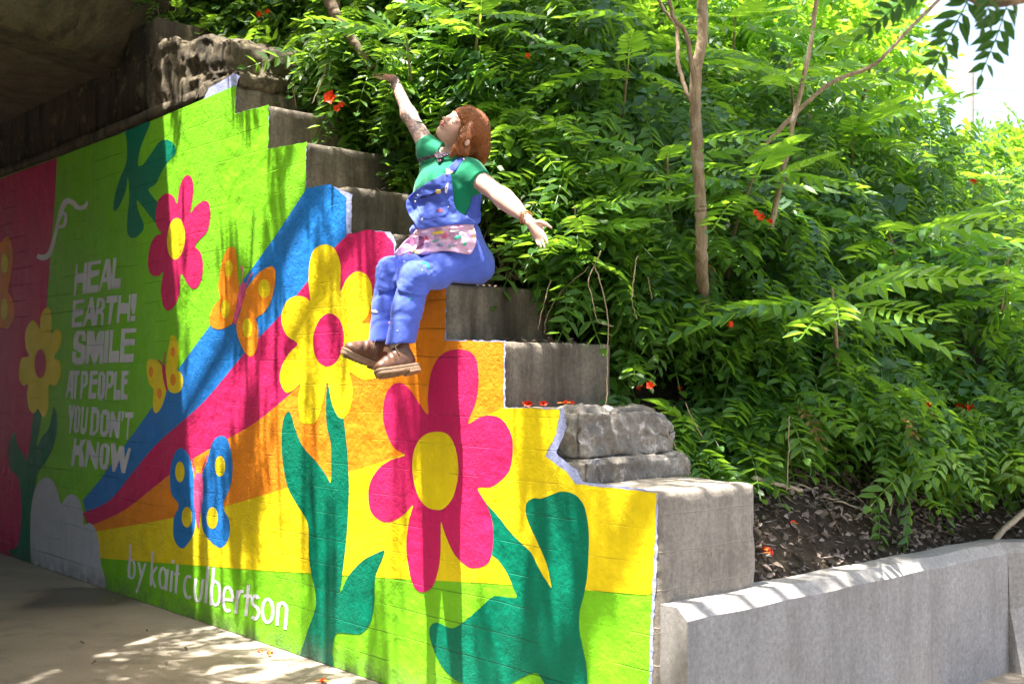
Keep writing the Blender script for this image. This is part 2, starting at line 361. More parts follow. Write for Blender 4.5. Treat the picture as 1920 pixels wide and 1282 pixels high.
# end block of the wall
def batter(V): V = V.copy(); V[:, 0] += np.where(V[:, 0] < .1, .02 * np.clip((Z9 - V[:, 2]) / .3, 0, 1) * 0, 0); return V
rough_block('end_block', (0, 0, -.2), (U8 + .12, .66, Z9), M['end'], wall, step=.03, rnd=.014, amp=.004, freq=11, seed=2)
# top: concrete over the mural towards the bridge
ZT = ut(on_wall(443, 160))[2]; UT = stepuz[0][0]
rough_block('cap_block', (UT - .01, .0, ZT - .02), (UT + .55, .62, ZT + .11), M['old'], wall, step=.018, rnd=.025, amp=.016, big=.016, flat_t0=False, seed=21)
rough_block('cap_block', (UT + .05, .25, ZT + .06), (UT + 1.3, .95, ZT + .33), M['old'], wall, step=.02, rnd=.05, amp=.02, big=.03, flat_t0=False, seed=27)
uA = ut(on_wall(272, 105))[0]
def hump(V):
    V = V.copy(); s_ = (V[:, 0] - UT) / (uA - UT); top = smooth01((V[:, 2] - ZT) / .35)
    V[:, 2] += top * (-.20 * smooth01((.42 - s_) / .3) + .05 * np.sin(s_ * 9.0 + .5)); return V
rough_block('parapet_end', (UT + .14, .012, ZT - .01), (uA, .60, ZT + .50), M['old'], wall, step=.02, rnd=.03, amp=.020, big=.028, flat_t0=False, seed=33, warp=hump)
rough_block('ledge_strip', (uA - .8, .0, ZT - .01), (UFAR, .55, ZT + .085), M['old'], wall, step=.25, rnd=.015, amp=.006, seed=41)
rough_block('back_wall', (uA - .01, .085, ZT + .05), (UFAR, .55, ZT + .80), M['back'], wall, step=.2, rnd=.01, amp=.008, seed=44)

# ---- mural painted on the face of the wall
LAY = [0]
def dens(pts, step=6.0):
    out = []; n = len(pts)
    for i in range(n):
        a, b = np.array(pts[i], float), np.array(pts[(i + 1) % n], float); m = max(1, int(np.linalg.norm(b - a) / step))
        out += [a + (b - a) * k / m for k in range(m)]
    return out
def Zm(ox, oy, sc, pts): return [(ox + x / sc, oy + y / sc) for x, y in pts]
def flat(loops, off):
    pts, faces = [], []
    tess = tessellate_polygon([[Vector((*ut(on_wall(x, y))[[0, 2]], 0)) for x, y in lp] for lp in loops])
    for lp in loops: pts += [on_wall(x, y, -off) for x, y in lp]
    for p in pts: p[2] = max(p[2], .004)
    return pts, [tuple(t) for t in tess]
def shape(name, loops, mat, lvl, parent=wall, smooth=True, n=5):
    """loops in photograph pixels: first the outline, then holes"""
    off = .0022 + .00025 * lvl; LAY[0] += 1; off += .000005 * (LAY[0] % 40)
    if smooth: loops = [spline(lp, n, True) for lp in loops]
    v, f = flat(loops, off); return mesh_obj(name, v, f, M[mat] if isinstance(mat, str) else mat, parent)
def ell(cx, cy, rx, ry, tilt=0, n=28):
    c, s_ = math.cos(tilt), math.sin(tilt)
    return [(cx + rx * math.cos(a) * c - ry * math.sin(a) * s_, cy + rx * math.cos(a) * s_ + ry * math.sin(a) * c) for a in np.linspace(0, 2 * math.pi, n, endpoint=False)]
def stroke(pts, w, n=6):
    P = np.array(spline(pts, n)) if len(pts) > 2 else np.array(pts, float); t = np.gradient(P, axis=0); t /= np.linalg.norm(t, axis=1)[:, None] + 1e-9
    nn = np.stack([-t[:, 1], t[:, 0]], -1); w = np.broadcast_to(np.asarray(w, float), (len(P),)) if np.ndim(w) == 0 else np.interp(np.linspace(0, 1, len(P)), np.linspace(0, 1, len(w)), w)
    return P + nn * w[:, None] / 2, P - nn * w[:, None] / 2
def strokes_obj(name, strokes, mat, lvl, parent=wall):
    V, Fc = [], []
    for k, (pts, w) in enumerate(strokes):
        a, b = stroke(pts, w); off = .0022 + .00025 * lvl + .00006 * k; n = len(a); base = len(V)
        V += [on_wall(*p, -off) for p in a] + [on_wall(*p, -off) for p in b]
        Fc += [(base + i, base + i + 1, base + n + i + 1, base + n + i) for i in range(n - 1)]
    return mesh_obj(name, V, Fc, M[mat], parent)
prof_px = [(443, 161), (441, 213), (504, 197), (503, 279), (575, 266), (573, 354), (619, 345), (650, 371), (650, 440), (690, 431), (721, 436), (739, 457), (741, 538), (837, 531), (834, 638), (944, 641), (944, 764), (1051, 767), (1043, 812), (1022, 855), (1061, 884), (1079, 907), (1232, 923), (1227, 1025), (1219, 1189), (1212, 1500)]
def jag(pts, a=1.1):
    out = []
    for i in range(len(pts) - 1):
        p0, p1 = np.array(pts[i], float), np.array(pts[i + 1], float); m = max(1, int(np.linalg.norm(p1 - p0) / 7))
        out += [tuple(p0 + (p1 - p0) * k / m + np.array([random.uniform(-a, a), random.uniform(-a, a)])) for k in range(m)]
    return out
right = jag(prof_px) + [prof_px[-1]]
lilac_px = [(438, 137), (450, 143), (443, 161), (441, 213), (504, 198), (503, 280), (575, 267), (573, 356), (619, 347), (660, 366), (660, 440), (690, 432), (730, 436), (742, 452), (741, 540), (838, 532), (836, 637), (947, 639), (948, 763), (1058, 765), (1062, 800), (1042, 850), (1080, 880), (1092, 903), (1233, 920), (1233, 1025), (1225, 1189), (1219, 1500), (-260, 1500), (-260, 440), (380, 190), (392, 165), (420, 150)]
shape('primer_coat', [jag(lilac_px[:-5], 1.6) + lilac_px[-5:]], 'lilac', -1.5, smooth=False)
top_l = [(-260, 437), (0, 334), (107, 295), (235, 247), (322, 211)]
shape('painted_field', [top_l + right + [(-260, 1500)]], 'lime', 0, smooth=False)
yg = [(189, 1046), (480, 1068), (577, 1074), (740, 1084), (918, 1093), (1100, 1106), (1216, 1115)]   # lower edge of the rainbow
def cut_right(x0, y0):           # the wall's own edge from a point on it down to the lower edge of the rainbow
    return [p for p in right if (p[0] > x0 or p[1] > y0) and p[1] < 1112]
r_blue = [p for p in right if p[0] > 560 and p[1] > 340 and p[1] < 1110]
bl = [(155, 938), (187, 900), (233, 836), (285, 764), (337, 688), (393, 612), (472, 504), (516, 443), (572, 358)]
shape('painted_band', [bl + r_blue + yg[::-1]], 'blue', 1, smooth=False)
r_mag = [p for p in right if p[0] > 648 and p[1] > 428 and p[1] < 1110]
mg = spline([(155, 961), (204, 939), (243, 893), (291, 835), (340, 791), (388, 747), (456, 665), (528, 588), (578, 526), (627, 465), (650, 442)], 4)
shape('painted_band', [list(mg) + r_mag + yg[::-1]], 'magenta', 2, smooth=False)
r_or = [p for p in right if p[0] > 745 and p[1] > 525 and p[1] < 1110]
og = spline([(170, 985), (233, 956), (301, 903), (340, 874), (403, 835), (480, 791), (564, 721), (640, 655), (704, 564), (742, 520)], 4)
shape('painted_band', [list(og) + [(742, 541)] + r_or + yg[::-1]], 'orange', 3, smooth=False)
r_ye = [p for p in right if p[0] > 930 and p[1] > 762 and p[1] < 1112]
ye = spline([(180, 996), (320, 971), (432, 946), (538, 914), (656, 884), (757, 851), (850, 808), (918, 777), (942, 764)], 4)
shape('painted_band', [list(ye) + r_ye + yg[::-1]], 'yellow', 4, smooth=False)
shape('painted_panel', [[(-260, 438), (0, 335), (107, 296), (103, 374), (95, 473), (89, 555), (71, 775), (60, 830), (40, 1040), (20, 1110), (-260, 1200)]], 'magenta', 1, smooth=False)
G = lambda p: Zm(0, 560, 2.33, p)
shape('painted_cloud', [G([(135, 1150), (132, 1050), (135, 930), (150, 840), (175, 795), (205, 780), (235, 800), (255, 850), (268, 895), (290, 865), (315, 853), (345, 875), (362, 930), (366, 985), (390, 978), (415, 1000), (432, 1060), (440, 1150), (444, 1290), (135, 1190)])], 'grey', 6)
st = shape('painted_stem', [G([(165, 462), (180, 510), (160, 640), (185, 600), (215, 560), (235, 470), (250, 540), (235, 640), (200, 710), (165, 760), (152, 830), (135, 960), (132, 1080), (136, 1190), (65, 1130), (35, 1100), (75, 1080), (92, 980), (90, 850), (75, 775), (45, 740), (37, 650), (60, 580), (75, 630), (105, 680), (118, 705), (135, 610), (145, 510)])], 'teal', 5)
fl = shape('painted_flower', [G([(172, 130), (180, 70), (205, 38), (226, 65), (226, 150), (245, 132), (268, 150), (262, 210), (235, 255), (262, 275), (265, 330), (245, 378), (215, 375), (212, 420), (210, 480), (190, 518), (165, 480), (150, 500), (128, 480), (118, 420), (122, 375), (100, 378), (85, 350), (84, 300), (95, 258), (125, 250), (112, 210), (112, 140), (140, 95), (165, 115)])], 'yellow', 6)
shape('flower_centre', [G(ell(176, 283, 25, 63))], 'magenta', 7, fl)
Z4 = lambda p: Zm(0, 280, 3.204, p)
bf = shape('painted_butterfly', [Z4([(-90, 560), (-40, 520), (0, 560), (30, 530), (60, 540), (78, 640), (65, 760), (50, 850), (75, 900), (85, 1000), (50, 1075), (0, 1070), (-60, 1080), (-110, 900)])], 'orange', 5)
for e in ((28, 685, 20, 60), (25, 960, 20, 65)): shape('wing_spot', [Z4(ell(*e))], 'yellow', 6, bf)
strokes_obj('painted_ribbon', [(Z4([(222, 640), (262, 650), (300, 620), (330, 520), (350, 430), (372, 360), (400, 312), (440, 322), (470, 352), (508, 345), (526, 312)]), [8, 11, 9, 6, 6, 8, 10, 9, 8, 8, 2]), (Z4([(345, 468), (385, 455), (395, 400), (378, 383), (358, 415)]), [5, 6, 6, 6, 4])], 'white', 3)
A = lambda p: Zm(200, 220, 3.373, p)
shape('painted_stem', [A([(120, 92), (195, 58), (272, 28), (255, 90), (215, 190), (197, 290), (205, 308), (230, 300), (280, 230), (330, 160), (370, 142), (410, 155), (437, 195), (432, 235), (390, 280), (350, 340), (310, 420), (265, 455), (290, 500), (330, 560), (330, 680), (270, 620), (195, 525), (200, 590), (232, 670), (228, 715), (190, 755), (155, 762), (132, 730), (130, 640), (143, 500), (133, 375), (122, 460), (80, 560), (52, 592), (42, 570), (55, 480), (90, 370), (122, 295), (130, 210), (125, 130)])], 'teal', 4, n=4)
fl = shape('painted_flower', [A([(445, 545), (460, 450), (485, 385), (515, 366), (540, 390), (548, 450), (540, 530), (528, 605), (570, 555), (620, 528), (648, 550), (655, 630), (635, 720), (590, 770), (558, 815), (590, 850), (608, 920), (600, 1020), (570, 1075), (540, 1082), (510, 1050), (470, 985), (462, 1100), (430, 1190), (385, 1222), (355, 1180), (343, 1090), (358, 980), (330, 1002), (290, 1000), (265, 960), (262, 890), (280, 800), (310, 750), (348, 735), (318, 690), (310, 620), (325, 530), (360, 490), (390, 482), (425, 505)])], 'magenta', 6)
shape('flower_centre', [A(ell(438, 768, 57, 131, .06))], 'yellow', 7, fl)
B = lambda p: Zm(260, 440, 3.771, p)
def butterfly(T, wings, body, ants, spots, wc, bc, scol, lvl):
    o = shape('painted_butterfly', [T(wings[0])], wc, lvl); shape('wing', [T(wings[1])], wc, lvl, o)
    for e in spots: shape('wing_spot', [T(ell(*e))], scol, lvl + 1, o)
    shape('butterfly_body', [T(body)], bc, lvl + 1.3, o); strokes_obj('antenna', [(T(p), w) for p, w in ants], bc, lvl + 1, o)
butterfly(B, ([(195, 920), (205, 830), (225, 730), (245, 710), (272, 745), (286, 820), (275, 920), (268, 955), (298, 975), (314, 1030), (300, 1095), (262, 1120), (225, 1112), (207, 1085), (190, 1000)], [(165, 925), (130, 890), (85, 878), (60, 900), (58, 970), (75, 1050), (105, 1095), (100, 1180), (105, 1240), (125, 1260), (160, 1220), (185, 1150), (195, 1090), (180, 1000)]),
    [(165, 930), (175, 918), (187, 935), (203, 1085), (193, 1095), (172, 1010)], [([(180, 920), (180, 860), (192, 825)], 1.9), ([(165, 925), (150, 895), (140, 885)], 2.2)], [(243, 828, 15, 35), (243, 1025, 20, 42), (87, 970, 15, 38), (147, 1120, 17, 38)], 'yellow', 'magenta', 'orange', 6)
butterfly(B, ([(690, 130), (675, 95), (650, 85), (620, 110), (590, 190), (570, 290), (563, 380), (575, 450), (535, 500), (505, 570), (500, 620), (520, 655), (565, 668), (620, 655), (665, 620), (690, 520), (710, 400), (700, 270)], [(760, 390), (800, 330), (850, 270), (910, 230), (950, 228), (968, 270), (960, 370), (930, 480), (880, 555), (832, 590), (845, 660), (845, 740), (825, 830), (790, 860), (750, 830), (715, 760), (695, 690), (692, 630), (720, 540)]),
    [(720, 355), (762, 350), (750, 430), (715, 540), (685, 630), (668, 615), (690, 500)], [([(735, 350), (738, 280), (728, 225), (712, 235)], 1.9), ([(765, 350), (785, 300), (806, 272)], 2.2)], [(637, 240, 28, 60), (888, 380, 42, 65), (612, 525, 30, 65), (768, 658, 35, 68)], 'orange', 'pink', 'yellow', 6)
Z5 = lambda p: Zm(0, 660, 2.06, p)
butterfly(Z5, ([(700, 370), (675, 390), (658, 450), (660, 540), (690, 590), (672, 640), (670, 710), (690, 750), (715, 752), (750, 690), (755, 600), (750, 490), (730, 400)], [(780, 480), (800, 420), (820, 350), (850, 323), (880, 340), (897, 420), (892, 510), (862, 590), (885, 650), (885, 710), (860, 752), (830, 745), (790, 700), (778, 650), (780, 560)]),
    [(752, 480), (780, 475), (783, 560), (772, 640), (768, 675), (760, 670), (750, 580)], [([(758, 475), (740, 405)], 2.6), ([(775, 475), (800, 400)], 2.6)], [(695, 462, 18, 40), (850, 440, 20, 40), (722, 637, 20, 40), (820, 640, 22, 42)], 'blue', 'pink', 'yellow', 6)
E_ = lambda p: Zm(500, 740, 2.467, p)
shape('painted_stem', [E_([(280, -57), (310, 50), (345, 108), (355, 110), (370, 230), (378, 350), (380, 450), (372, 620), (358, 760), (345, 860), (340, 915), (380, 835), (440, 770), (500, 735), (545, 720), (530, 770), (500, 850), (497, 960), (480, 1050), (440, 1100), (400, 1105), (330, 1100), (312, 1125), (303, 1180), (300, 1300), (160, 1240), (180, 1120), (215, 1020), (228, 960), (222, 890), (205, 820), (195, 740), (193, 620), (180, 570), (130, 490), (95, 420), (75, 320), (68, 220), (75, 120), (98, 78), (115, 95), (130, 150), (165, 235), (230, 310), (275, 370), (296, 403), (298, 300), (295, 220), (275, 120)])], 'teal', 6, n=4)
C_ = lambda p: Zm(500, 440, 3.375, p)
fl = shape('painted_flower', [C_([(275, 415), (265, 300), (268, 200), (290, 110), (330, 72), (375, 62), (420, 80), (450, 130), (468, 200), (467, 355), (500, 290), (550, 240), (595, 235), (640, 265), (665, 330), (667, 420), (640, 510), (605, 557), (680, 565), (740, 600), (770, 680), (760, 800), (720, 890), (640, 918), (580, 905), (525, 870), (543, 960), (540, 1040), (520, 1120), (480, 1162), (445, 1140), (410, 1060), (383, 935), (350, 1080), (320, 1170), (290, 1193), (225, 1190), (205, 1120), (200, 1020), (215, 945), (165, 985), (125, 998), (95, 960), (82, 900), (100, 820), (150, 740), (195, 690), (130, 640), (98, 570), (95, 500), (120, 430), (165, 393), (210, 388), (250, 400)])], 'yellow', 7)
shape('flower_centre', [C_(ell(391, 666, 97, 168, .08))], 'magenta', 8, fl)
Fz = lambda p: Zm(780, 880, 3.19, p)
shape('painted_stem', [Fz([(400, 190), (440, 225), (500, 290), (560, 370), (630, 440), (690, 500), (740, 600), (800, 695), (808, 690), (780, 560), (720, 420), (670, 310), (655, 240), (665, 195), (700, 172), (750, 172), (800, 155), (850, 135), (900, 133), (950, 150), (990, 190), (1015, 250), (1033, 370), (1032, 500), (1022, 650), (1000, 760), (978, 850), (977, 960), (1000, 1080), (1020, 1190), (1025, 1400), (1010, 1560), (850, 1560), (830, 1380), (770, 1282), (720, 1215), (640, 1240), (560, 1282), (500, 1310), (300, 1282), (220, 1245), (150, 1170), (100, 1060), (80, 980), (90, 930), (130, 915), (215, 948), (290, 905), (380, 830), (450, 765), (500, 757), (600, 765), (580, 700), (540, 610), (490, 540), (440, 490), (400, 350)])], 'teal', 6, n=4)
Dz = lambda p: Zm(660, 640, 2.671, p)
fl = shape('painted_flower', [Dz([(380, 365), (380, 270), (395, 160), (430, 85), (480, 48), (540, 40), (595, 55), (625, 100), (633, 200), (620, 300), (580, 410), (640, 380), (690, 370), (750, 390), (795, 460), (805, 540), (790, 640), (740, 700), (690, 730), (630, 735), (670, 810), (700, 890), (707, 980), (700, 1060), (680, 1110), (630, 1133), (575, 1125), (510, 1060), (465, 960), (445, 905), (443, 1050), (430, 1150), (400, 1230), (350, 1255), (310, 1225), (285, 1140), (272, 1020), (285, 900), (305, 818), (260, 865), (200, 900), (150, 900), (100, 860), (82, 790), (90, 710), (130, 640), (190, 595), (265, 568), (210, 530), (170, 450), (155, 370), (165, 280), (195, 225), (240, 207), (285, 235), (330, 300)])], 'magenta', 7)
shape('flower_centre', [Dz([(415, 452), (470, 460), (505, 500), (528, 580), (530, 680), (505, 780), (460, 835), (420, 842), (370, 825), (330, 770), (308, 690), (302, 600), (320, 520), (360, 470)])], 'yellow', 8, fl)
# lettering
T1 = lambda p: Zm(110, 470, 5.828, p)
T2 = lambda p: Zm(110, 680, 5.828, p)
L1 = [[[(190, 148), (210, 148), (205, 250), (272, 240), (285, 130), (315, 128), (300, 470), (258, 474), (263, 345), (200, 355), (185, 492), (163, 495)]],
 [[(325, 125), (462, 103), (458, 140), (358, 157), (353, 218), (448, 210), (440, 262), (352, 300), (350, 380), (440, 372), (430, 452), (300, 468)]],
 [[(515, 92), (560, 88), (582, 290), (570, 425), (540, 430), (530, 340), (482, 347), (448, 450), (438, 440), (470, 290)], [(520, 205), (527, 290), (498, 295)]],
 [[(597, 80), (634, 76), (612, 305), (682, 300), (672, 408), (575, 418)]],
 [[(160, 545), (288, 525), (280, 565), (190, 580), (185, 640), (280, 632), (268, 695), (178, 735), (175, 785), (262, 778), (250, 828), (143, 840)]],
 [[(350, 505), (375, 505), (400, 700), (388, 820), (362, 822), (352, 745), (318, 750), (280, 830), (262, 828), (300, 690)], [(340, 600), (350, 680), (320, 685)]],
 [[(422, 518), (478, 512), (505, 545), (505, 620), (478, 655), (495, 690), (488, 812), (460, 815), (465, 700), (432, 685), (415, 815), (388, 818)], [(445, 550), (470, 560), (472, 610), (435, 640)]],
 [[(530, 495), (645, 488), (640, 560), (600, 570), (570, 805), (540, 803), (560, 572), (518, 570)]],
 [[(658, 488), (688, 486), (680, 570), (765, 570), (768, 478), (790, 475), (772, 775), (748, 775), (752, 685), (668, 690), (660, 788), (632, 788)]],
 [[(800, 472), (855, 468), (848, 590), (828, 690), (805, 690), (790, 600)]], [[(790, 715), (840, 708), (835, 768), (785, 770)]],
 [[(200, 875), (280, 872), (300, 920), (295, 990), (255, 985), (255, 925), (230, 915), (215, 960), (215, 1000), (298, 1040), (290, 1180), (270, 1240), (180, 1250), (150, 1210), (148, 1130), (155, 1100), (195, 1105), (190, 1170), (238, 1170), (245, 1120), (165, 1070), (160, 1010), (170, 930)]],
 [[(315, 878), (385, 875), (400, 1010), (425, 905), (452, 872), (500, 875), (480, 1235), (445, 1235), (450, 1105), (405, 1240), (380, 1240), (340, 1110), (325, 1240), (290, 1242)]],
 [[(510, 872), (555, 868), (535, 1225), (485, 1228)]], [[(565, 865), (598, 862), (582, 1095), (660, 1092), (655, 1220), (545, 1225)]],
 [[(688, 852), (850, 845), (846, 890), (728, 900), (722, 965), (838, 962), (832, 1030), (720, 1040), (715, 1130), (820, 1125), (812, 1215), (665, 1222)]]]
L2 = [[[(125, 85), (165, 85), (155, 395), (130, 395), (130, 310), (110, 310), (85, 390), (75, 380)], [(132, 180), (133, 265), (118, 265)]],
 [[(170, 85), (228, 85), (225, 130), (205, 135), (188, 395), (165, 395), (175, 135), (165, 130)]],
 [[(248, 90), (310, 88), (325, 130), (318, 230), (290, 268), (268, 270), (250, 395), (232, 395)], [(270, 130), (290, 135), (285, 220), (268, 230)]],
 [[(345, 88), (432, 85), (430, 125), (375, 135), (370, 180), (428, 178), (420, 235), (365, 240), (360, 330), (410, 328), (405, 390), (322, 395)]],
 [[(455, 95), (490, 92), (512, 140), (500, 370), (465, 410), (440, 405), (425, 370), (435, 150)], [(465, 130), (480, 140), (470, 340), (455, 345)]],
 [[(525, 90), (590, 88), (610, 130), (600, 230), (570, 275), (535, 280), (520, 405), (505, 405)], [(545, 135), (575, 140), (570, 220), (545, 230)]],
 [[(612, 95), (640, 95), (625, 295), (675, 295), (668, 405), (598, 405)]],
 [[(690, 90), (765, 88), (760, 130), (725, 140), (722, 178), (755, 178), (750, 230), (718, 235), (712, 330), (755, 355), (752, 402), (676, 402)]],
 [[(118, 458), (138, 460), (142, 545), (160, 460), (182, 460), (150, 620), (132, 770), (112, 770), (125, 620), (108, 530)]],
 [[(195, 470), (225, 470), (240, 510), (220, 740), (195, 770), (170, 755), (162, 720), (178, 510)], [(205, 510), (218, 520), (205, 715), (190, 720)]],
 [[(255, 475), (275, 475), (262, 710), (285, 715), (305, 485), (328, 485), (300, 750), (270, 785), (238, 760), (240, 700)]],
 [[(360, 482), (410, 482), (445, 530), (448, 620), (430, 740), (395, 792), (338, 788)], [(385, 545), (415, 560), (408, 735), (372, 760)]],
 [[(480, 515), (530, 510), (560, 545), (565, 640), (545, 760), (515, 808), (475, 805), (450, 770), (460, 570)], [(492, 560), (520, 570), (515, 740), (480, 755)]],
 [[(575, 530), (600, 530), (635, 650), (655, 530), (680, 525), (660, 820), (630, 828), (598, 700), (575, 815), (550, 810)]],
 [[(685, 530), (718, 530), (708, 600), (690, 645), (682, 640), (692, 590)]],
 [[(730, 540), (820, 538), (815, 600), (775, 605), (755, 835), (738, 835), (755, 600), (722, 595)]],
 [[(168, 822), (195, 825), (190, 905), (225, 905), (240, 845), (298, 835), (255, 930), (278, 1050), (275, 1138), (222, 1130), (225, 1010), (185, 1005), (165, 1125), (135, 1125)]],
 [[(310, 840), (345, 842), (405, 1000), (422, 865), (445, 865), (425, 1160), (395, 1160), (335, 990), (305, 1140), (285, 1140)]],
 [[(480, 882), (530, 880), (562, 920), (550, 1080), (525, 1160), (495, 1172), (455, 1150), (442, 1050), (455, 920)], [(495, 915), (520, 930), (510, 1100), (480, 1110)]],
 [[(568, 878), (620, 878), (635, 990), (665, 905), (718, 912), (722, 1050), (762, 928), (792, 932), (725, 1205), (685, 1200), (665, 1060), (615, 1190), (585, 1188)]]]
for TT, LL in ((T1, L1), (T2, L2)):
    for lp in LL: shape('painted_letter', [TT(q) for q in lp], 'white', 6, smooth=False)
T3 = lambda p: Zm(220, 1000, 5.647, p)
def arc(cx, cy, rx, ry, a0=0, a1=360, n=14): return [(cx + rx * math.cos(R(a)), cy - ry * math.sin(R(a))) for a in np.linspace(a0, a1, n)]
SIG = [[[(140, 110), (122, 465)], arc(152, 375, 32, 98)], [[(225, 300), (255, 440)], [(298, 312), (205, 620)]], [[(378, 185), (352, 550)], [(420, 350), (366, 445), (405, 572)]],
 [arc(482, 470, 36, 108), [(532, 375), (515, 602)]], [[(580, 390), (563, 615)], [(589, 275), (587, 315)]], [[(638, 325), (617, 632)], [(603, 425), (662, 425)]],
 [arc(752, 565, 42, 115, 55, 305)], [[(832, 470), (818, 600), (832, 695), (865, 705), (888, 650), (908, 480)]], [[(960, 345), (935, 735)]],
 [[(1020, 358), (990, 760)], arc(1040, 630, 48, 125)], [[(1125, 692), (1225, 705)], arc(1170, 692, 52, 125, 0, 300)], [[(1275, 598), (1255, 848)], [(1268, 690), (1298, 615), (1338, 612)]],
 [[(1388, 540), (1362, 872)], [(1340, 655), (1422, 662)]], [[(1494, 685), (1462, 655), (1430, 690), (1436, 745), (1482, 785), (1497, 840), (1467, 900), (1422, 875)]],
 [arc(1592, 815, 56, 122)], [[(1707, 728), (1690, 970)], [(1700, 800), (1732, 735), (1775, 748), (1792, 810), (1775, 1012)]]]
for k, L in enumerate(SIG):
    w = 4.3 + k * .13
    strokes_obj('painted_letter', [(T3(p), w) for p in L], 'white', 7)

# ---- low retaining wall running on from the end block
low = empty('retaining_wall', W(0, 1.5, 0), 'low smooth grey concrete retaining wall with chamfered top edge below the bank', 'wall')
ZL = ut(on_wall(1235, 1133))[2]; TC = 2.78
def wall_run(pa, pb, na, nb, name):                 # section swept between two ends; n = outward direction at each end
    sec = [(-.19, -.3), (-.19, ZL), (-.055, ZL), (-.0, ZL - .05), (.0, .35), (.0, -.3)]
    V = []; K = 24
    for i in range(K + 1):
        s_ = i / K; p = pa + (pb - pa) * s_; n = na + (nb - na) * s_
        for j, (o, z) in enumerate(sec): V.append((p[0] + n[0] * (o + (bat if name == 'wall_segment2' and z < .4 else 0) * (.4 - z if j > 3 else 0)), p[1] + n[1] * (o + (bat if name == 'wall_segment2' and z < .4 else 0) * (.4 - z if j > 3 else 0)), z + .003 * math.sin(i * 1.3)))
    m = len(sec); Fc = [(i * m + j, i * m + (j + 1) % m, (i + 1) * m + (j + 1) % m, (i + 1) * m + j) for i in range(K) for j in range(m)]
    Fc += [tuple(range(m))[::-1], tuple(K * m + j for j in range(m))]
    return V, Fc
bat = .22
nA = -D1; pa = W(-.14, .012, 0)[:2]; pc = W(-.14, TC, 0)[:2]; bis = (-D1 + np.array([0, -1.0])); bis /= (bis @ -D1)
v, f = wall_run(pa, pc, nA, bis, 'wall_segment'); mesh_obj('wall_segment', v, f, M['low'], low)
pe = pc + np.array([9.0, 0]); v, f = wall_run(pc, pe, bis, np.array([0, -1.0]), 'wall_segment2'); mesh_obj('wall_segment', v, f, M['low'], low)

# ---- bridge
be0 = at_depth(218, 129, 9.2); ZS = be0[2]; be_d = np.array([-.324, -.946]); be_d /= np.linalg.norm(be_d); be_n = np.array([be_d[1], -be_d[0]])
if be_n[0] > 0: be_n = -be_n                                   # points under the deck (left)
bridge = empty('bridge', (be0[0] - 4, be0[1] - 4, 0), 'old concrete road bridge with stained underside crossing above the wall', 'bridge')
def sweep_bridge(sec, s0, s1, K=40):
    V = []
    for i in range(K + 1):
        s_ = s0 + (s1 - s0) * i / K; p = be0[:2] + be_d * s_
        for o, z in sec: V.append((p[0] + be_n[0] * o, p[1] + be_n[1] * o, z))
    m = len(sec); Fc = [(i * m + j, i * m + (j + 1) % m, (i + 1) * m + (j + 1) % m, (i + 1) * m + j) for i in range(K) for j in range(m)]
    return V, Fc + [tuple(range(m))[::-1], tuple(K * m + j for j in range(m))]
v, f = sweep_bridge([(.05, ZS + .01), (42, ZS + .01), (42, ZS + .8), (.05, ZS + .8)], -4, 14); mesh_obj('deck', v, f, M['soffit'], bridge)  # deck carried far out of view to darken the underpass
v, f = sweep_bridge([(.0, ZS), (.35, ZS), (.35, ZS + .005), (.32, ZS + .9), (-.55, ZS + .9), (-.55, ZS + .75), (-.36, ZS + .42), (-.2, ZS + .2), (-.08, ZS + .06)], -4, 14); mesh_obj('fascia_beam', v, f, M['fascia'], bridge)
v, f = sweep_bridge([(-.55, ZS + .905), (-.3, ZS + .905), (-.3, ZS + 1.25), (-.55, ZS + 1.25)], -4, 14); mesh_obj('kerb_beam', v, f, M['fascia'], bridge)
for hz in (1.55, 1.85):
    v, f = sweep_bridge([(-.5, ZS + hz), (-.42, ZS + hz), (-.42, ZS + hz + .1), (-.5, ZS + hz + .1)], -4, 14); mesh_obj('rail', v, f, M['fascia'], bridge)
for k in range(10):
    s0 = -4 + k * 1.9; v, f = sweep_bridge([(-.52, ZS + 1.252), (-.38, ZS + 1.252), (-.38, ZS + 2.0), (-.52, ZS + 2.0)], s0, s0 + .14, 1); mesh_obj('rail_post', v, f, M['fascia'], bridge)
# unseen far abutment across the path, added to keep the underpass dark
v, f = prism([(2.6, -.3), (2.6, ZS - .02), (45, ZS - .02), (45, -.3)], -8.3, -7.6); ab = mesh_obj('abutment_wall', v, f, M['soffit'], bridge)

# unseen bank and wing wall across the path, added to block skylight
v, f = prism([(-3.0, -.3), (-3.0, 1.4), (2.59, ZS + .4), (2.59, -.3)], -8.3, -7.62); ow = mesh_obj('opposite_wing_wall', v, f, M['conc']); tag(ow, 'plain concrete wing wall across the path facing the mural', 'wall')
ob = [W(-14, -8.31, 0), W(-3, -8.31, 1.2), W(2.6, -8.31, 4.6), W(2.6, -16, 5.6), W(-3, -16, 4.0), W(-14, -16, 2.5), W(-14, -8.31, -.2), W(2.6, -8.31, -.2), W(2.6, -16, -.2), W(-14, -16, -.2)]
tag(mesh_obj('opposite_bank', ob, [(0, 1, 4, 5), (1, 2, 3, 4), (0, 6, 7, 2, 1), (2, 7, 8, 3), (0, 5, 9, 6)], hill_mat()), kind='structure')

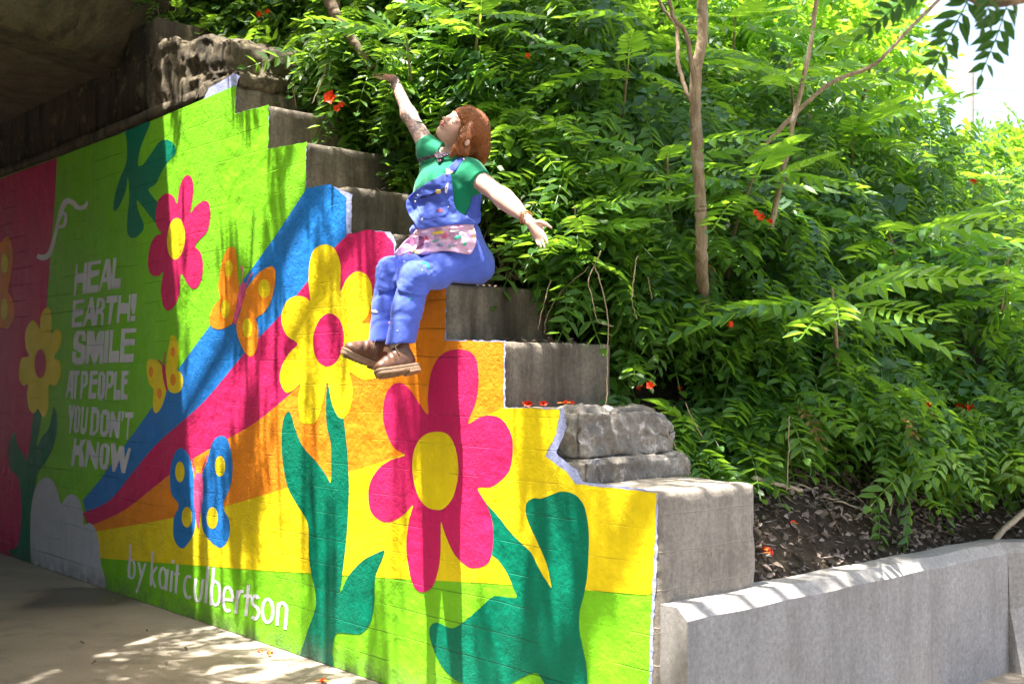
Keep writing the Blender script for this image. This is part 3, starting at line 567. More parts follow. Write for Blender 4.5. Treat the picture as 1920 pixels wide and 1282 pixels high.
# ================================================================ vegetation
def leaflet(L, w, base=(0, 0, 0), yaw=0.0, sag=.15, fold=.25, roll=0.0):
    p = np.array([(0, 0, 0), (.32, .5, fold * .5), (.66, .40, fold * .35), (1, 0, 0), (.66, -.40, fold * .35), (.32, -.5, fold * .5)], float)
    p[:, 0] *= L; p[:, 1] *= w; p[:, 2] *= w; p[:, 2] -= sag * L * (p[:, 0] / L) ** 2
    cr, sr = math.cos(roll), math.sin(roll); y, z = p[:, 1].copy(), p[:, 2].copy(); p[:, 1] = y * cr - z * sr; p[:, 2] = y * sr + z * cr
    c, s_ = math.cos(yaw), math.sin(yaw); x, y = p[:, 0].copy(), p[:, 1].copy(); p[:, 0] = x * c - y * s_; p[:, 1] = x * s_ + y * c
    return p + np.array(base), [(0, 1, 2, 3), (0, 3, 4, 5)]
def frond(pairs, L, ll, lw, droop, seed, stalk=.22, sag=.25):
    r = random.Random(seed); V, Fq = [], []
    def add(p, q):
        b = len(V); V.extend(p); Fq.extend([tuple(i + b for i in k) for k in q])
    def rz(x): return -droop * L * (x / L) ** 2
    for i in range(pairs):
        x = L * (stalk + (1 - stalk) * i / pairs); taper = .72 + .5 * math.sin(math.pi * (.25 + .65 * i / pairs))
        for sd in (-1, 1):
            add(*leaflet(ll * taper * r.uniform(.85, 1.1), lw * taper * r.uniform(.9, 1.1), (x + r.uniform(-.01, .01), 0, rz(x)), sd * R(r.uniform(50, 72) - 12 * i / pairs), sag * r.uniform(.4, 1.7), .25, sd * r.uniform(-.5, .25)))
    add(*leaflet(ll * r.uniform(.8, 1.05), lw, (L, 0, rz(L)), r.uniform(-.2, .2), sag, .25))
    w = L * .008; xs = np.linspace(0, L, 4)
    for i in range(3): add([(xs[i], -w, rz(xs[i])), (xs[i + 1], -w, rz(xs[i + 1])), (xs[i + 1], w, rz(xs[i + 1]) + .001), (xs[i], w, rz(xs[i]) + .001)], [(0, 1, 2, 3)])
    return np.array(V), np.array(Fq)
VINE_T = [frond(5, .28, .074, .036, .4, 1), frond(4, .25, .078, .038, .25, 2), frond(6, .33, .070, .032, .6, 3), frond(5, .30, .072, .035, .7, 4), frond(4, .22, .068, .035, .35, 5)]
HEAV_T = [frond(9, .66, .125, .044, .25, 11, .2, .3), frond(8, .58, .13, .046, .4, 12, .2, .35), frond(10, .74, .12, .042, .32, 13, .2, .3), frond(7, .5, .125, .047, .15, 14, .2, .2)]
def set_rnd(me, vals): a = me.attributes.new('rnd', 'FLOAT', 'FACE'); a.data.foreach_set('value', np.asarray(vals, dtype=np.float32))
def frames(dirs, ups):
    x = dirs / (np.linalg.norm(dirs, axis=1)[:, None] + 1e-9); z = ups - x * np.sum(ups * x, 1)[:, None]; z /= np.linalg.norm(z, axis=1)[:, None] + 1e-9
    y = np.cross(z, x); return np.stack([x, y, z], 1)      # rows
def scatter(name, pos, dirs, ups, scale, temps, mat, parent=None, tone=None):
    Fm = frames(dirs, ups); n = len(pos); tid = rng.integers(0, len(temps), n); Vs, Fs, Rn = [], [], []; base = 0
    tone = rng.random(n) if tone is None else tone
    for k, (tv, tf) in enumerate(temps):
        s_ = np.where(tid == k)[0]
        if not len(s_): continue
        v = np.einsum('vi,nij->nvj', tv, Fm[s_]) * scale[s_][:, None, None] + pos[s_][:, None, :]
        f = tf[None] + (np.arange(len(s_)) * len(tv))[:, None, None] + base
        Vs.append(v.reshape(-1, 3)); Fs.append(f.reshape(-1, 4)); base += len(s_) * len(tv)
        Rn.append(np.clip(np.repeat(tone[s_], len(tf)) + rng.normal(0, .08, len(s_) * len(tf)), 0, 1))
    o = mesh_obj(name, np.concatenate(Vs), np.concatenate(Fs), mat, parent); set_rnd(o.data, np.concatenate(Rn)); return o
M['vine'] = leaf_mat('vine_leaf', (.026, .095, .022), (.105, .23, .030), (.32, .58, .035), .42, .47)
M['heaven'] = leaf_mat('large_pinnate_leaf', (.034, .12, .030), (.13, .29, .035), (.42, .74, .04), .40, .50)  # leaf colour raised above the vine's, putting upper-bank sunlight into it
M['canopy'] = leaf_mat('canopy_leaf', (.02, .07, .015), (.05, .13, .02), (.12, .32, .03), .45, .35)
s_ = NT('mottled_bark'); bn = s_.noise(30, 5, .7, vec=s_.map((1, 1, .3))); bc_ = s_.mix(s_.ramp(bn, [(.3, 0), (.7, 1)]), (.17, .12, .075), (.36, .27, .18)); bc_ = s_.mix(s_.ramp(s_.noise(7, 4, .7), [(.55, 0), (.66, .6)]), bc_, (.40, .37, .31)); bc_ = s_.mix(s_.ramp(s_.noise(9, 3, .6, vec=s_.map((.4, .4, 2.5), loc=(4, 1, 3))), [(.62, 0), (.66, .7)]), bc_, (.08, .055, .035)); s_.bsdf(bc_, .88, s_.bump(bn, 1.0, .02), .25); M['bark'] = s_.m; M['stem'] = plain('pale_vine_stem', (.30, .22, .14), .8, .25, 40, .5); M['dead'] = plain('dead_wood', (.40, .33, .25), .85, .25, 30, .9)
M['grey_bark'] = plain('grey_brown_bark', (.17, .125, .085), .9, .35, 22, 1.0); M['twig'] = plain('brown_twig', (.12, .08, .05), .9, .3, 40, .5); M['petal'] = plain('orange_red_petal', srgb(228, 62, 25), .5, .15, 60, .2); M['petal_in'] = plain('orange_petal_throat', srgb(240, 120, 30), .5, .1, 60, .1)

def hnorm(u, t):
    e = .03; du = (hill_z(u + e, t) - hill_z(u - e, t)) / (2 * e); dt = (hill_z(u, t + e) - hill_z(u, t - e)) / (2 * e)
    n = np.stack([-(D1[0] * du + D2[0] * dt), -(D1[1] * du + D2[1] * dt), np.ones_like(du)], -1); return n / np.linalg.norm(n, axis=1)[:, None]
def in_view(p, m=120):
    d = p - np.array([0, 0, CAM_Z]); y = d[:, 1] * math.cos(PITCH) + d[:, 2] * math.sin(PITCH); z = -d[:, 1] * math.sin(PITCH) + d[:, 2] * math.cos(PITCH)
    px = CX + F_PX * d[:, 0] / np.maximum(y, .1); py = CY - F_PX * z / np.maximum(y, .1)
    return (y > .5) & (px > -m) & (px < 1920 + m) & (py > -m * 2) & (py < 1282 + m), px, py
to_cam = lambda p: (np.array([0, 0, CAM_Z + .5]) - p) / np.linalg.norm(np.array([0, 0, CAM_Z]) - p, axis=1)[:, None]
# A: leaves lying over the whole slope
N = 34000
u = rng.uniform(0, 1, N) ** 1.3 * 11 + umin(rng.uniform(0, 1, N)); t = .74 + rng.uniform(0, 1, N) ** 1.7 * 16; u = u + np.where(t > 2.9, umin(t), 0)
ub = u - umin(t); hgt = (1 - .5 * smooth01((t - 5) / 4)) * rng.uniform(0, 1, N) ** .6 * (.25 + .5 * smooth01((ub - .5) / 1.2) + .4 * (fbm(np.stack([u, t, u * 0], -1) * .9, 2) + .3))
clear = (ub < .50 + .35 * vnoise(np.stack([u * 2, t * 2, u * 0], -1))) & (t < 2.35 + .3 * vnoise(np.stack([u * 3, t * 0, u * 0], -1)))
dark_hole = (u < 2.5) & (t < 1.45) & (u > .9) & (hgt < .6) & (rng.random(N) < .93)
keep = ~clear & ~dark_hole & (ub > np.where(t > 2.2, .32, .06))
u, t, hgt = u[keep], t[keep], hgt[keep]; nn = hnorm(u, t); base = W_arr(u, t, hill_z(u, t)); pos = base + nn * np.maximum(hgt, .04)[:, None] * .8 + np.array([0, 0, .2]) * hgt[:, None]
vis, px, py = in_view(pos); pos, nn = pos[vis], nn[vis]
# B: curtain hanging behind the steps
N2 = 6800
u2 = rng.uniform(1.1, 8.5, N2); h2 = rng.uniform(0, 1, N2) ** .8 * (1.2 + 1.6 * smooth01((u2 - 1.5) / 3)); t2 = .80 + .5 * rng.random(N2) ** 1.5 + .18 * fbm(np.stack([u2 * 1.6, h2 * 1.6, u2 * 0], -1), 2) + .12 * (h2 < .3)
keep = ~((u2 < 2.5) & (h2 < .62) & (rng.random(N2) < .93)); u2, h2, t2 = u2[keep], h2[keep], np.maximum(t2[keep], .78)
p2 = W_arr(u2, t2, hill_z(u2, np.full_like(u2, .8)) + h2); n2 = np.tile(np.array([-D2[0] * .9 - D1[0] * .3, -D2[1] * .9 - D1[1] * .3, .55]), (len(p2), 1))
# C: tall shrubs heaping up above the slope
cl = []; cl2 = []
for k in range(52):
    uu = rng.uniform(2.3, 9); tt = rng.uniform(1.2, 6); hh = rng.uniform(.3, 1.5) + .6 * (uu > 4); r_ = rng.uniform(.35, .8)
    c = W(uu, tt, float(hill_z(np.array([uu]), np.array([tt]))[0]) + hh); q = rng.normal(0, 1, (170, 3)); q /= np.linalg.norm(q, axis=1)[:, None]
    q = q * (r_ * rng.uniform(.55, 1.05, 170) ** .5)[:, None] * np.array([1, 1, .8]); (cl if tt < 2.6 else cl2).append((c + q, q / np.linalg.norm(q, axis=1)[:, None] + np.array([0, 0, .5])))
p3 = np.concatenate([a for a, b in cl]); n3 = np.concatenate([b for a, b in cl])
v3, _, _ = in_view(p3); p3, n3 = p3[v3], n3[v3]
PP = np.concatenate([pos, p2, p3]); NN = np.concatenate([nn, n2, n3]); n = len(PP)
jit = rng.normal(0, .55, (n, 3)); down = np.array([-D1[0] * .5 - D2[0] * .45, -D1[1] * .5 - D2[1] * .45, -.55])
dirs = NN * .30 + jit * .85 + down * 1.5; ups = NN + rng.normal(0, .35, (n, 3)) + np.array([0, 0, .45]) + to_cam(PP) * .35
# tone follows the clump a leaf belongs to
tone = np.clip(.45 + .45 * fbm(PP * 1.5, 2) + rng.normal(0, .15, n), 0, 1)
vf = scatter('vine_foliage', PP, dirs, ups, rng.uniform(.7, 1.35, n), VINE_T, M['vine'], None, tone)
tag(vf, 'dense green trumpet vine foliage smothering the bank behind the wall', 'vine', kind='stuff')

q3 = np.concatenate([a for a, b in cl2]); m3 = np.concatenate([b for a, b in cl2]); w3, _, _ = in_view(q3); q3, m3 = q3[w3], m3[w3]
so_ = scatter('shrub_foliage', q3, m3 * .5 + rng.normal(0, .5, q3.shape) + down * .8, m3 + rng.normal(0, .35, q3.shape) + np.array([0, 0, .5]), rng.uniform(.8, 1.5, len(q3)), VINE_T, M['heaven'], None, np.clip(.6 + .3 * fbm(q3 * 1.3, 2), 0, 1)); tag(so_, 'bright yellow green shrub foliage on the sunny upper part of the bank', 'shrubs', kind='stuff')  # brighter leaf colour on these clumps stands in for strong sunlight
# broad single leaves of a second climber, in patches, and withered brown sprays
BROAD = []
for k in range(3):
    r_ = random.Random(70 + k); V_, F_ = [], []
    for j in range(4):
        lv, lf = leaflet(.085 * r_.uniform(.8, 1.2), .070 * r_.uniform(.85, 1.1), (.05 * j, 0, -.012 * j * j), (1 if j % 2 else -1) * r_.uniform(.5, 1.2), .35, .2, r_.uniform(-.4, .4)); b_ = len(V_); V_ += list(lv); F_ += [tuple(i + b_ for i in q) for q in lf]
    BROAD.append((np.array(V_), np.array(F_)))
pm = (vnoise(PP * .8 + 31) > .18) & (rng.random(len(PP)) < .30); n_ = int(pm.sum())
M['broad'] = leaf_mat('broad_leaf', (.020, .075, .034), (.055, .15, .050), (.18, .40, .06), .5, .40)
bo = scatter('broad_leaf_foliage', PP[pm] + NN[pm] * .06, dirs[pm], ups[pm], rng.uniform(.7, 1.5, n_), BROAD, M['broad'], None, np.clip(tone[pm], 0, 1)); tag(bo, 'patches of broad rounded leaves growing through the vine on the bank', 'vine', kind='stuff')
pm = rng.random(len(PP)) < .012; n_ = int(pm.sum()); s_ = NT('withered_leaf'); r_ = s_.attr('rnd').outputs['Fac']; s_.bsdf(s_.mix(r_, (.10, .055, .025), (.34, .22, .09)), .85, None, .2)
bo = scatter('withered_leaves', PP[pm], dirs[pm] + np.array([0, 0, -.8]), ups[pm], rng.uniform(.6, 1.0, n_), VINE_T[3:], s_.m); tag(bo, 'withered brown sprays hanging among the green vine leaves', 'dead leaves', kind='stuff')
bpy.context.view_layer.update(); DG = bpy.context.evaluated_depsgraph_get()
def cast(px, py, back=.05):
    d = Vector(ray(px, py)).normalized(); hit, loc, *_ = SC.ray_cast(DG, Vector((0, 0, CAM_Z)), d)
    return np.array(loc - d * back) if hit else at_depth(px, py, 14.0)
# ---- saplings with long pinnate leaves (each long leaf a part)
HM = []
for k, (tv, tf) in enumerate(HEAV_T):
    me = mesh_only('long_leaf', tv, tf, M['heaven']); set_rnd(me, np.clip(.5 + rng.normal(0, .18, len(tf)), 0, 1)); HM.append(me)
def veg_hit(px, py, thick=.45):
    d = ray(px, py); d = d / d[1]
    for Y in np.arange(4.6, 40, .04):
        p = np.array([0, 0, CAM_Z]) + d * Y; q = ut(p)
        if q[1] > .76 and q[0] > float(umin(np.array([q[1]]))[0]) and q[2] < float(hill_z(np.array([q[0]]), np.array([q[1]]))[0]) + thick: return p
    return np.array([0, 0, CAM_Z]) + d * 12
def orient(o, p, d, up, s_=1.0):
    m = frames(np.array([d], float), np.array([up], float))[0]
    mat = Matrix(((m[0][0], m[1][0], m[2][0], p[0]), (m[0][1], m[1][1], m[2][1], p[1]), (m[0][2], m[1][2], m[2][2], p[2]), (0, 0, 0, 1))) @ Matrix.Scale(s_, 4); return mat
def sapling(px, py, lift, n, label, size=1.0, back=.40, push=.75, seed=0):
    """crown centre seen at (px,py); the stem drops to the slope"""
    r = random.Random(seed * 7 + 3); c = cast(px, py, back + .15 * lift); q = ut(c)
    z0 = float(hill_z(np.array([q[0]]), np.array([q[1]]))[0]) - .05; vd = Vector(ray(px, py)).normalized(); q = ut(c + np.array([vd[0], vd[1], 0]) * .75); z0 = float(hill_z(np.array([q[0]]), np.array([q[1]]))[0]) - .05; b = np.array([c[0] + vd[0] * .8 + r.uniform(-.2, .2), c[1] + vd[1] * .8, max(z0, c[2] - .5)])
    root = empty('sapling', b, label, 'sapling', 'long-leaved saplings on the bank')
    mid = (b + c) / 2 + np.array([r.uniform(-.05, .05), r.uniform(-.05, .05), 0]); pth = spline([b, mid, c + np.array([0, 0, .05])], 6)
    v, f = tube(pth, np.linspace(.016, .006, len(pth)) * size, 6); mesh_obj('stem', v, f, M['stem'], root, True)
    for i in range(n):
        a = 2 * math.pi * (i * .381966 * 1.0) + r.uniform(-.3, .3); el = r.uniform(-.1, .55); hz = c[2] - .28 * (i / n) * (1 if c[2] - b[2] > .5 else .4)
        s_ = (hz - b[2]) / max(c[2] - b[2], .1); p = b + (c - b) * s_
        d = np.array([math.cos(a), math.sin(a), el]); d[:2] += to_cam(np.array([c]))[0][:2] * push
        o = bpy.data.objects.new('long_leaf', HM[r.randrange(4)]); link(o); o.parent = root; o.matrix_parent_inverse = Matrix.Translation(-Vector(b)); o.matrix_basis = orient(o, p, d, np.array([0, 0, 1.0]) + to_cam(np.array([c]))[0] * .5 + np.array([r.uniform(-.2, .2), r.uniform(-.2, .2), 0]), size * r.uniform(.75, 1.1))
    return root
sapling(1078, 405, .2, 8, 'dark long-leaved sapling beside the outstretched palm', .8, .06, .1, seed=1)
sapling(1560, 560, .55, 9, 'drooping long-leaved sapling above the leaf litter', 1.15, seed=2)
sapling(1660, 430, .75, 9, 'long-leaved sapling arching over the middle of the sunny bank', 1.25, seed=3)
sapling(1420, 330, .7, 8, 'long-leaved sapling just behind the slim bare trunk', 1.1, seed=4)
sapling(1250, 290, .6, 7, 'shaded long-leaved sapling in front of the slim bare trunk', .95, seed=5)
sapling(1180, 110, 1.3, 8, 'long-leaved sapling high on the bank above the seated person', .9, seed=6)
sapling(1480, 130, 1.5, 10, 'bright long-leaved sapling under the slanting branch', 1.1, seed=7)
sapling(1600, 250, 1.3, 10, 'sunlit long-leaved sapling crossed by the slanting branch', 1.1, seed=8)
sapling(1700, 330, 1.2, 10, 'tall sunlit sapling at the open edge of the thicket', 1.1, seed=9)
sapling(1760, 480, .9, 9, 'sunlit sapling beside the flowering vine shoot', 1.0, seed=10)
sapling(1890, 500, .6, 8, 'pale sunlit sapling below the open sky', 1.0, seed=11)
sapling(1895, 560, .5, 6, 'long-leaved sapling over the far corner of the low wall', .8, seed=12)
sapling(900, 30, 1.5, 8, 'long-leaved sapling overhanging the raised arm', .85, seed=13)
sapling(1380, 30, 1.7, 9, 'bright sapling at the fork of the slim trunk', 1.0, seed=14)
sapling(1640, 60, 1.9, 10, 'tall sapling with sunlit crown behind the slanting branch', 1.15, seed=15)
sapling(760, 60, 1.4, 8, 'shaded sapling at the tip of the dead bough', .8, seed=16)


# ---- slim tree with a bare trunk
def limb(name, pts, r0, r1, mat, parent, n=9, k=10, wob=.004):
    P = np.array(spline(pts, k)); P += rng.normal(0, wob * .5, P.shape); v, f = tube(P, np.linspace(r0, r1, len(P)) * (1 + .025 * rng.normal(0, 1, len(P))), n); return mesh_obj(name, v, f, mat, parent, True)
Yt = min(cast(1316, y_, .10)[1] for y_ in (330, 400, 470, 505))
tr = empty('slim_tree', at_depth(1316, 620, Yt), 'slim young tree with a smooth bare tan trunk rising from the vines', 'tree')
limb('trunk', [at_depth(1330, 700, Yt + .9), at_depth(1322, 600, Yt + .45), at_depth(1316, 510, Yt + .08), at_depth(1315, 450, Yt), at_depth(1313, 380, Yt), at_depth(1304, 220, Yt), at_depth(1306, 130, Yt), at_depth(1318, 60, Yt), at_depth(1317, -80, Yt), at_depth(1325, -420, Yt + .2)], .034, .028, M['bark'], tr, 12)
limb('branch', [at_depth(1304, 200, Yt), at_depth(1290, 75, Yt - .05), at_depth(1262, 30, Yt - .1), at_depth(1245, -60, Yt - .1), at_depth(1220, -260, Yt - .2)], .014, .008, M['bark'], tr)
limb('branch', [at_depth(1292, 188, Yt + .02), at_depth(1272, 120, Yt + .05), at_depth(1268, 50, Yt + .1), at_depth(1236, 0, Yt + .1), at_depth(1190, -160, Yt)], .013, .007, M['bark'], tr)
q = rng.normal(0, 1, (70, 3)); q = q / np.linalg.norm(q, axis=1)[:, None] * (rng.uniform(.2, 1, 70) ** .5)[:, None] * np.array([1.5, 1.2, .75]); cc = at_depth(1315, -480, Yt)
d = q + np.array([0, 0, -.5]) + rng.normal(0, .4, q.shape); scatter('crown', cc + q, d, np.tile([0, 0, 1.0], (70, 1)) + rng.normal(0, .3, q.shape), rng.uniform(.7, 1.1, 70), HEAV_T[:2] + HEAV_T[3:], M['heaven'], tr)
for i, (x, y, dx, dy) in enumerate([(1235, 40, -.6, -.3), (1325, 130, .7, -.4), (1400, 60, .8, -.2)]):
    o = bpy.data.objects.new('long_leaf', HM[i]); link(o); o.parent = tr; o.matrix_parent_inverse = Matrix.Translation(-tr.location); o.matrix_basis = orient(o, at_depth(x, y, Yt), np.array([dx, dy, .1]), np.array([0, -.3, 1.0]), .8)

# ---- bare boughs and thin stems
def bough(name, pts, r0, r1, label, mat='bark', group=None, cat='branch', auto=False):
    pts = [(x, y, min(Y, Ym)) for (x, y, Y) in pts for Ym in [min(cast(x2, y2, .08)[1] for x2, y2, _ in pts) if auto else 99]]; P = [at_depth(*p) for p in pts]; o = limb(name, P, r0, r1, M['grey_bark' if mat == 'grey' else mat], None, 8, 9); tag(o, label, cat, group); return o
bough('slanting_branch', [(1405, 300, 8.2), (1440, 265, 8.2), (1500, 205, 8.1), (1560, 155, 8.0), (1640, 120, 7.9), (1700, 60, 7.7), (1790, -30, 7.5)], .015, .010, 'long bare branch slanting up across the bright foliage', auto=True)
bough('pale_tree', [(1445, 430, 10.4), (1468, 320, 9.4), (1490, 215, 9.4), (1520, 80, 9.4), (1535, -40, 9.4)], .018, .012, 'thin pale trunk behind the slanting branch', cat='tree', auto=True)
bough('dead_bough', [(596, -40, 8.6), (622, 12, 8.5), (634, 40, 8.5), (660, 75, 8.45), (684, 110, 8.4), (700, 130, 8.5)], .042, .022, 'thick dead bough poking down to the raised hand', 'grey', auto=True)
bough('knot', [(630, 22, 8.42), (634, 6, 8.40), (625, -12, 8.42)], .016, .010, 'small broken stub curling on the dead bough', 'grey', auto=True)
bough('thin_branch', [(868, 60, 7.9), (872, 110, 7.9), (880, 165, 7.9), (876, 215, 7.9)], .014, .010, 'thin brown branch hanging in the shade above the head', 'bark')
bough('leaning_pole', [(1852, 1038, 6.75), (1875, 1000, 6.75), (1925, 955, 6.75), (2000, 880, 6.8)], .018, .017, 'bare stick leaning out of the greenery onto the low wall', 'dead', cat='stick')
bough('fallen_stick', [(1412, 895, 5.9), (1450, 905, 5.95), (1505, 920, 6.0)], .013, .008, 'brown stick lying on the bank above the litter', 'dead', cat='stick')
GS = 'thin dry vine stems hanging over the step ends'
for pts in ([(1128, 470, 6.30), (1103, 525, 6.25), (1110, 555, 6.2), (1120, 600, 6.15), (1150, 612, 6.12)], [(1116, 500, 6.3), (1134, 560, 6.2), (1140, 620, 6.05), (1139, 700, 6.0), (1136, 760, 5.98)],
            [(1195, 480, 6.4), (1187, 530, 6.4), (1186, 570, 6.35), (1195, 598, 6.3)], [(1215, 520, 6.45), (1222, 560, 6.4)], [(1032, 525, 6.25), (1020, 570, 6.2), (1008, 620, 6.15)],
            [(1105, 500, 6.3), (1050, 550, 6.25), (1025, 595, 6.2), (1021, 625, 6.2)], [(1247, 808, 5.75), (1275, 850, 5.8), (1297, 892, 5.85)], [(1285, 755, 6.3), (1300, 790, 6.3), (1318, 820, 6.3)],
            [(585, 195, 8.0), (604, 150, 8.1), (612, 120, 8.2)], [(545, 155, 7.9), (552, 180, 7.85), (555, 204, 7.85)], [(1480, 780, 7.0), (1478, 860, 7.0), (1475, 920, 6.9)]):
    bough('vine_stem', pts, .0030, .0022, {1128: 'thin dry vine stem curling beside the end of a step', 1116: 'long thin dry vine stem hanging straight past the end of a lower step', 1195: 'short dry vine stem hanging among leaves below the slim trunk', 1215: 'short dry twig-like stem just below the slim trunk', 1032: 'thin dry stem crossing the riser behind the seated person', 1105: 'thin dry stem slanting across the riser behind the seated person', 1247: 'dry brown stem leaning behind the broken step', 1285: 'dry stem hanging in the leaves above the broken step', 585: 'pale dry stem on the shaded upper step', 545: 'pale curled stem against the mossy top block', 1480: 'upright dry stem standing over the leaf litter'}[pts[0][0]], 'stem', GS, 'vine stem', True)
# tangle of woody stems and roots behind the person
for k in range(16):
    x0 = random.uniform(920, 1000); y0 = random.uniform(360, 430); r_ = random.uniform(.003, .010)
    bough('woody_stem', [(x0, y0 - 60, 6.75), (x0 + random.uniform(-25, 15), y0, 6.65), (x0 + random.uniform(-30, 10), 480, 6.55), (x0 + random.uniform(-50, 60), 525, 6.45)], r_, r_ * .7, 'brown woody stem in the dark tangle behind the person', 'twig', 'woody stems behind the person', 'stem')

# ---- trumpet flowers
def trumpet():
    V, Fc, mi = [], [], []; prof_ = [(0, .004), (.015, .006), (.03, .008), (.042, .013), (.05, .022), (.053, .030)]; n = 15
    for i, (x, r_) in enumerate(prof_):
        for k in range(n):
            a = 2 * math.pi * k / n; rr = r_ * (1 + (.22 * math.cos(5 * a) if i == 5 else .05 * math.cos(5 * a) * (i > 3))); V.append((x - .006 * (i == 5) * math.cos(5 * a), rr * math.cos(a), rr * math.sin(a)))
    for i in range(len(prof_) - 1):
        for k in range(n): Fc.append((i * n + k, i * n + (k + 1) % n, (i + 1) * n + (k + 1) % n, (i + 1) * n + k)); mi.append(0 if i > 2 else 1)
    return V, Fc, mi
tv, tf, tm = trumpet(); o = mesh_obj('trumpet_flower', tv, tf, [M['petal'], M['petal_in']], None, True, tm); TRM = o.data; bpy.data.objects.remove(o)
FL = [(985, 108, 1, 'above the shoulder of the person'), (627, 190, 2, 'above the upper steps'), (642, 192, 1, 'above the upper steps'), (630, 206, 1, 'above the upper steps'), (488, 24, 1, 'near the bridge'), (499, 19, 1, 'near the bridge'), (1248, 97, 1, 'beside the slim trunk'), (1258, 104, 1, 'beside the slim trunk'),
      (1281, 733, 1, 'above the broken step'), (1278, 727, 1, 'above the broken step'), (1222, 728, 1, 'beyond the step ends'), (1205, 722, 1, 'beyond the step ends'), (1362, 611, 1, 'below the slim trunk'), (1745, 757, 1.15, 'low in the shade'), (1800, 762, 1.1, 'low in the shade'), (1816, 766, 1.2, 'low in the shade'), (1822, 760, 1, 'low in the shade'), (1573, 626, .8, 'on the middle of the bank'),
      (1428, 410, .9, 'right of the slim trunk'), (1412, 404, .9, 'right of the slim trunk'), (1440, 415, .9, 'right of the slim trunk'), (1830, 343, 1.3, 'below the utility pole'), (1838, 348, 1.3, 'below the utility pole')]
for i, (x, y, s_, where) in enumerate(FL):
    p = cast(x, y, .0); dcam = to_cam(np.array([p]))[0]; o = bpy.data.objects.new('trumpet_flower', TRM); link(o)
    o.matrix_world = orient(o, p + dcam * .05, dcam + np.array([random.uniform(-.9, .9), random.uniform(-.3, .3), random.uniform(-.7, .4)]), np.array([0, 0, 1.0]), s_ * random.uniform(.55, .75))
    tag(o, 'orange red trumpet flower blooming among vine leaves ' + where, 'flower', 'trumpet flowers in the vines')
# fallen blooms
def fallen(p, label, k):
    o = bpy.data.objects.new('fallen_flower', TRM); link(o); a = random.uniform(0, 6.28); o.matrix_world = orient(o, p + np.array([0, 0, .012]), np.array([math.cos(a), math.sin(a), .02]), np.array([0, 0, 1.0]), random.uniform(.6, .95)) @ Matrix.Diagonal((1, 1, .5, 1)); tag(o, label, 'fallen flower', 'fallen trumpet flowers'); return o
for k in range(5): fallen(W(edges[0][0] - .04 - .05 * random.random(), .12 + .075 * k + random.uniform(-.02, .02), Z8 + .004), 'fallen red flower lying on the broken step against the riser', k)
for k in range(4): fallen(W(edges[4][0] - .1 - .08 * random.random(), .2 + .11 * k, edges[3][1] + .003), 'fallen red flower on the upper step below the vines', k)
for (x, y) in ((492, 1226), (505, 1230), (592, 1279), (618, 1281)): fallen(on_z(x, y, .004), 'fallen red flower on the path below the mural', 0)
for (x, y) in ((1497, 985), (1437, 1037), (1432, 1040)): fallen(veg_hit(x, y, .06), 'fallen red flower on the brown leaf litter', 0)

# ---- leaf litter in the clearing behind the low wall
N = 7500; tl = rng.uniform(.6, 4.6, N); ul = umin(tl) + .01 + rng.uniform(0, 1, N) ** .9 * 1.15
pl = W_arr(ul, tl, hill_z(ul, tl) + rng.uniform(.0, .03, N)); a = rng.uniform(0, 6.28, N); dl = np.stack([np.cos(a), np.sin(a), rng.normal(0, .25, N)], -1)
LT = [tuple(map(np.array, leaflet(.07, .03, sag=.4, fold=.6))), tuple(map(np.array, leaflet(.05, .036, sag=-.3, fold=.9))), tuple(map(np.array, leaflet(.10, .008, sag=.1, fold=.3)))]
s_ = NT('dry_leaf'); r_ = s_.attr('rnd').outputs['Fac']; s_.bsdf(s_.mix(r_, (.10, .075, .06), (.34, .275, .235)), .85, None, .2); M['litter'] = s_.m
lo_ = scatter('leaf_litter', pl, dl, hnorm(ul, tl) + rng.normal(0, .45, (N, 3)), rng.uniform(.4, .85, N), LT, M['litter']); tag(lo_, 'brown dead leaves and twigs littering the bank behind the low wall', 'leaf litter', kind='stuff')
for k in range(14):
    uu, tt = random.uniform(.1, .9), random.uniform(.8, 2.6); a = random.uniform(0, 3.14); P = []
    for j in range(4): x, y = uu + math.cos(a) * .11 * j + random.uniform(-.02, .02), tt + math.sin(a) * .11 * j + random.uniform(-.02, .02); P.append(W(x, y, float(hill_z(np.array([x]), np.array([y]))[0]) + .025))
    tag(limb('twig', P, .006, .003, M['dead' if k % 3 == 0 else 'twig'], None, 5, 3), 'thin dry twig lying on the brown leaf litter', 'twig', 'twigs on the leaf litter')
# dry leaves on the path
for k in range(12):
    x, y = random.uniform(120, 640), random.uniform(1120, 1270); p = on_z(x, y, .006)
    if ut(p)[1] > -.05: continue
    lv, lf = leaflet(.035, .018, sag=.5, fold=.7); an = random.uniform(0, 6.28); c_, s2 = math.cos(an), math.sin(an); lv = np.stack([lv[:, 0] * c_ - lv[:, 1] * s2 + p[0], lv[:, 0] * s2 + lv[:, 1] * c_ + p[1], lv[:, 2] + .016], -1)
    o = mesh_obj('dry_leaf', lv, np.array(lf), M['litter']); set_rnd(o.data, [.3, .4]); tag(o, 'small dry leaf lying on the concrete path', 'leaf', 'dry leaves on the path')
# weed on the parapet by the bridge
wd = empty('weed', on_wall(310, 95, .25), 'small leafy weed growing on the parapet under the bridge', 'weed')
limb('stem', [on_wall(312, 95, .25), on_wall(302, 50, .25), on_wall(292, -5, .28), on_wall(285, -60, .3)], .006, .003, M['stem'], wd, 5)
pw = np.array([on_wall(rng.uniform(235, 345), rng.uniform(-10, 85), rng.uniform(.15, .45)) for _ in range(42)]); scatter('foliage', pw, rng.normal(0, 1, pw.shape), np.tile([0, -.3, 1.0], (42, 1)), rng.uniform(.5, .8, 42), VINE_T, M['vine'], wd)

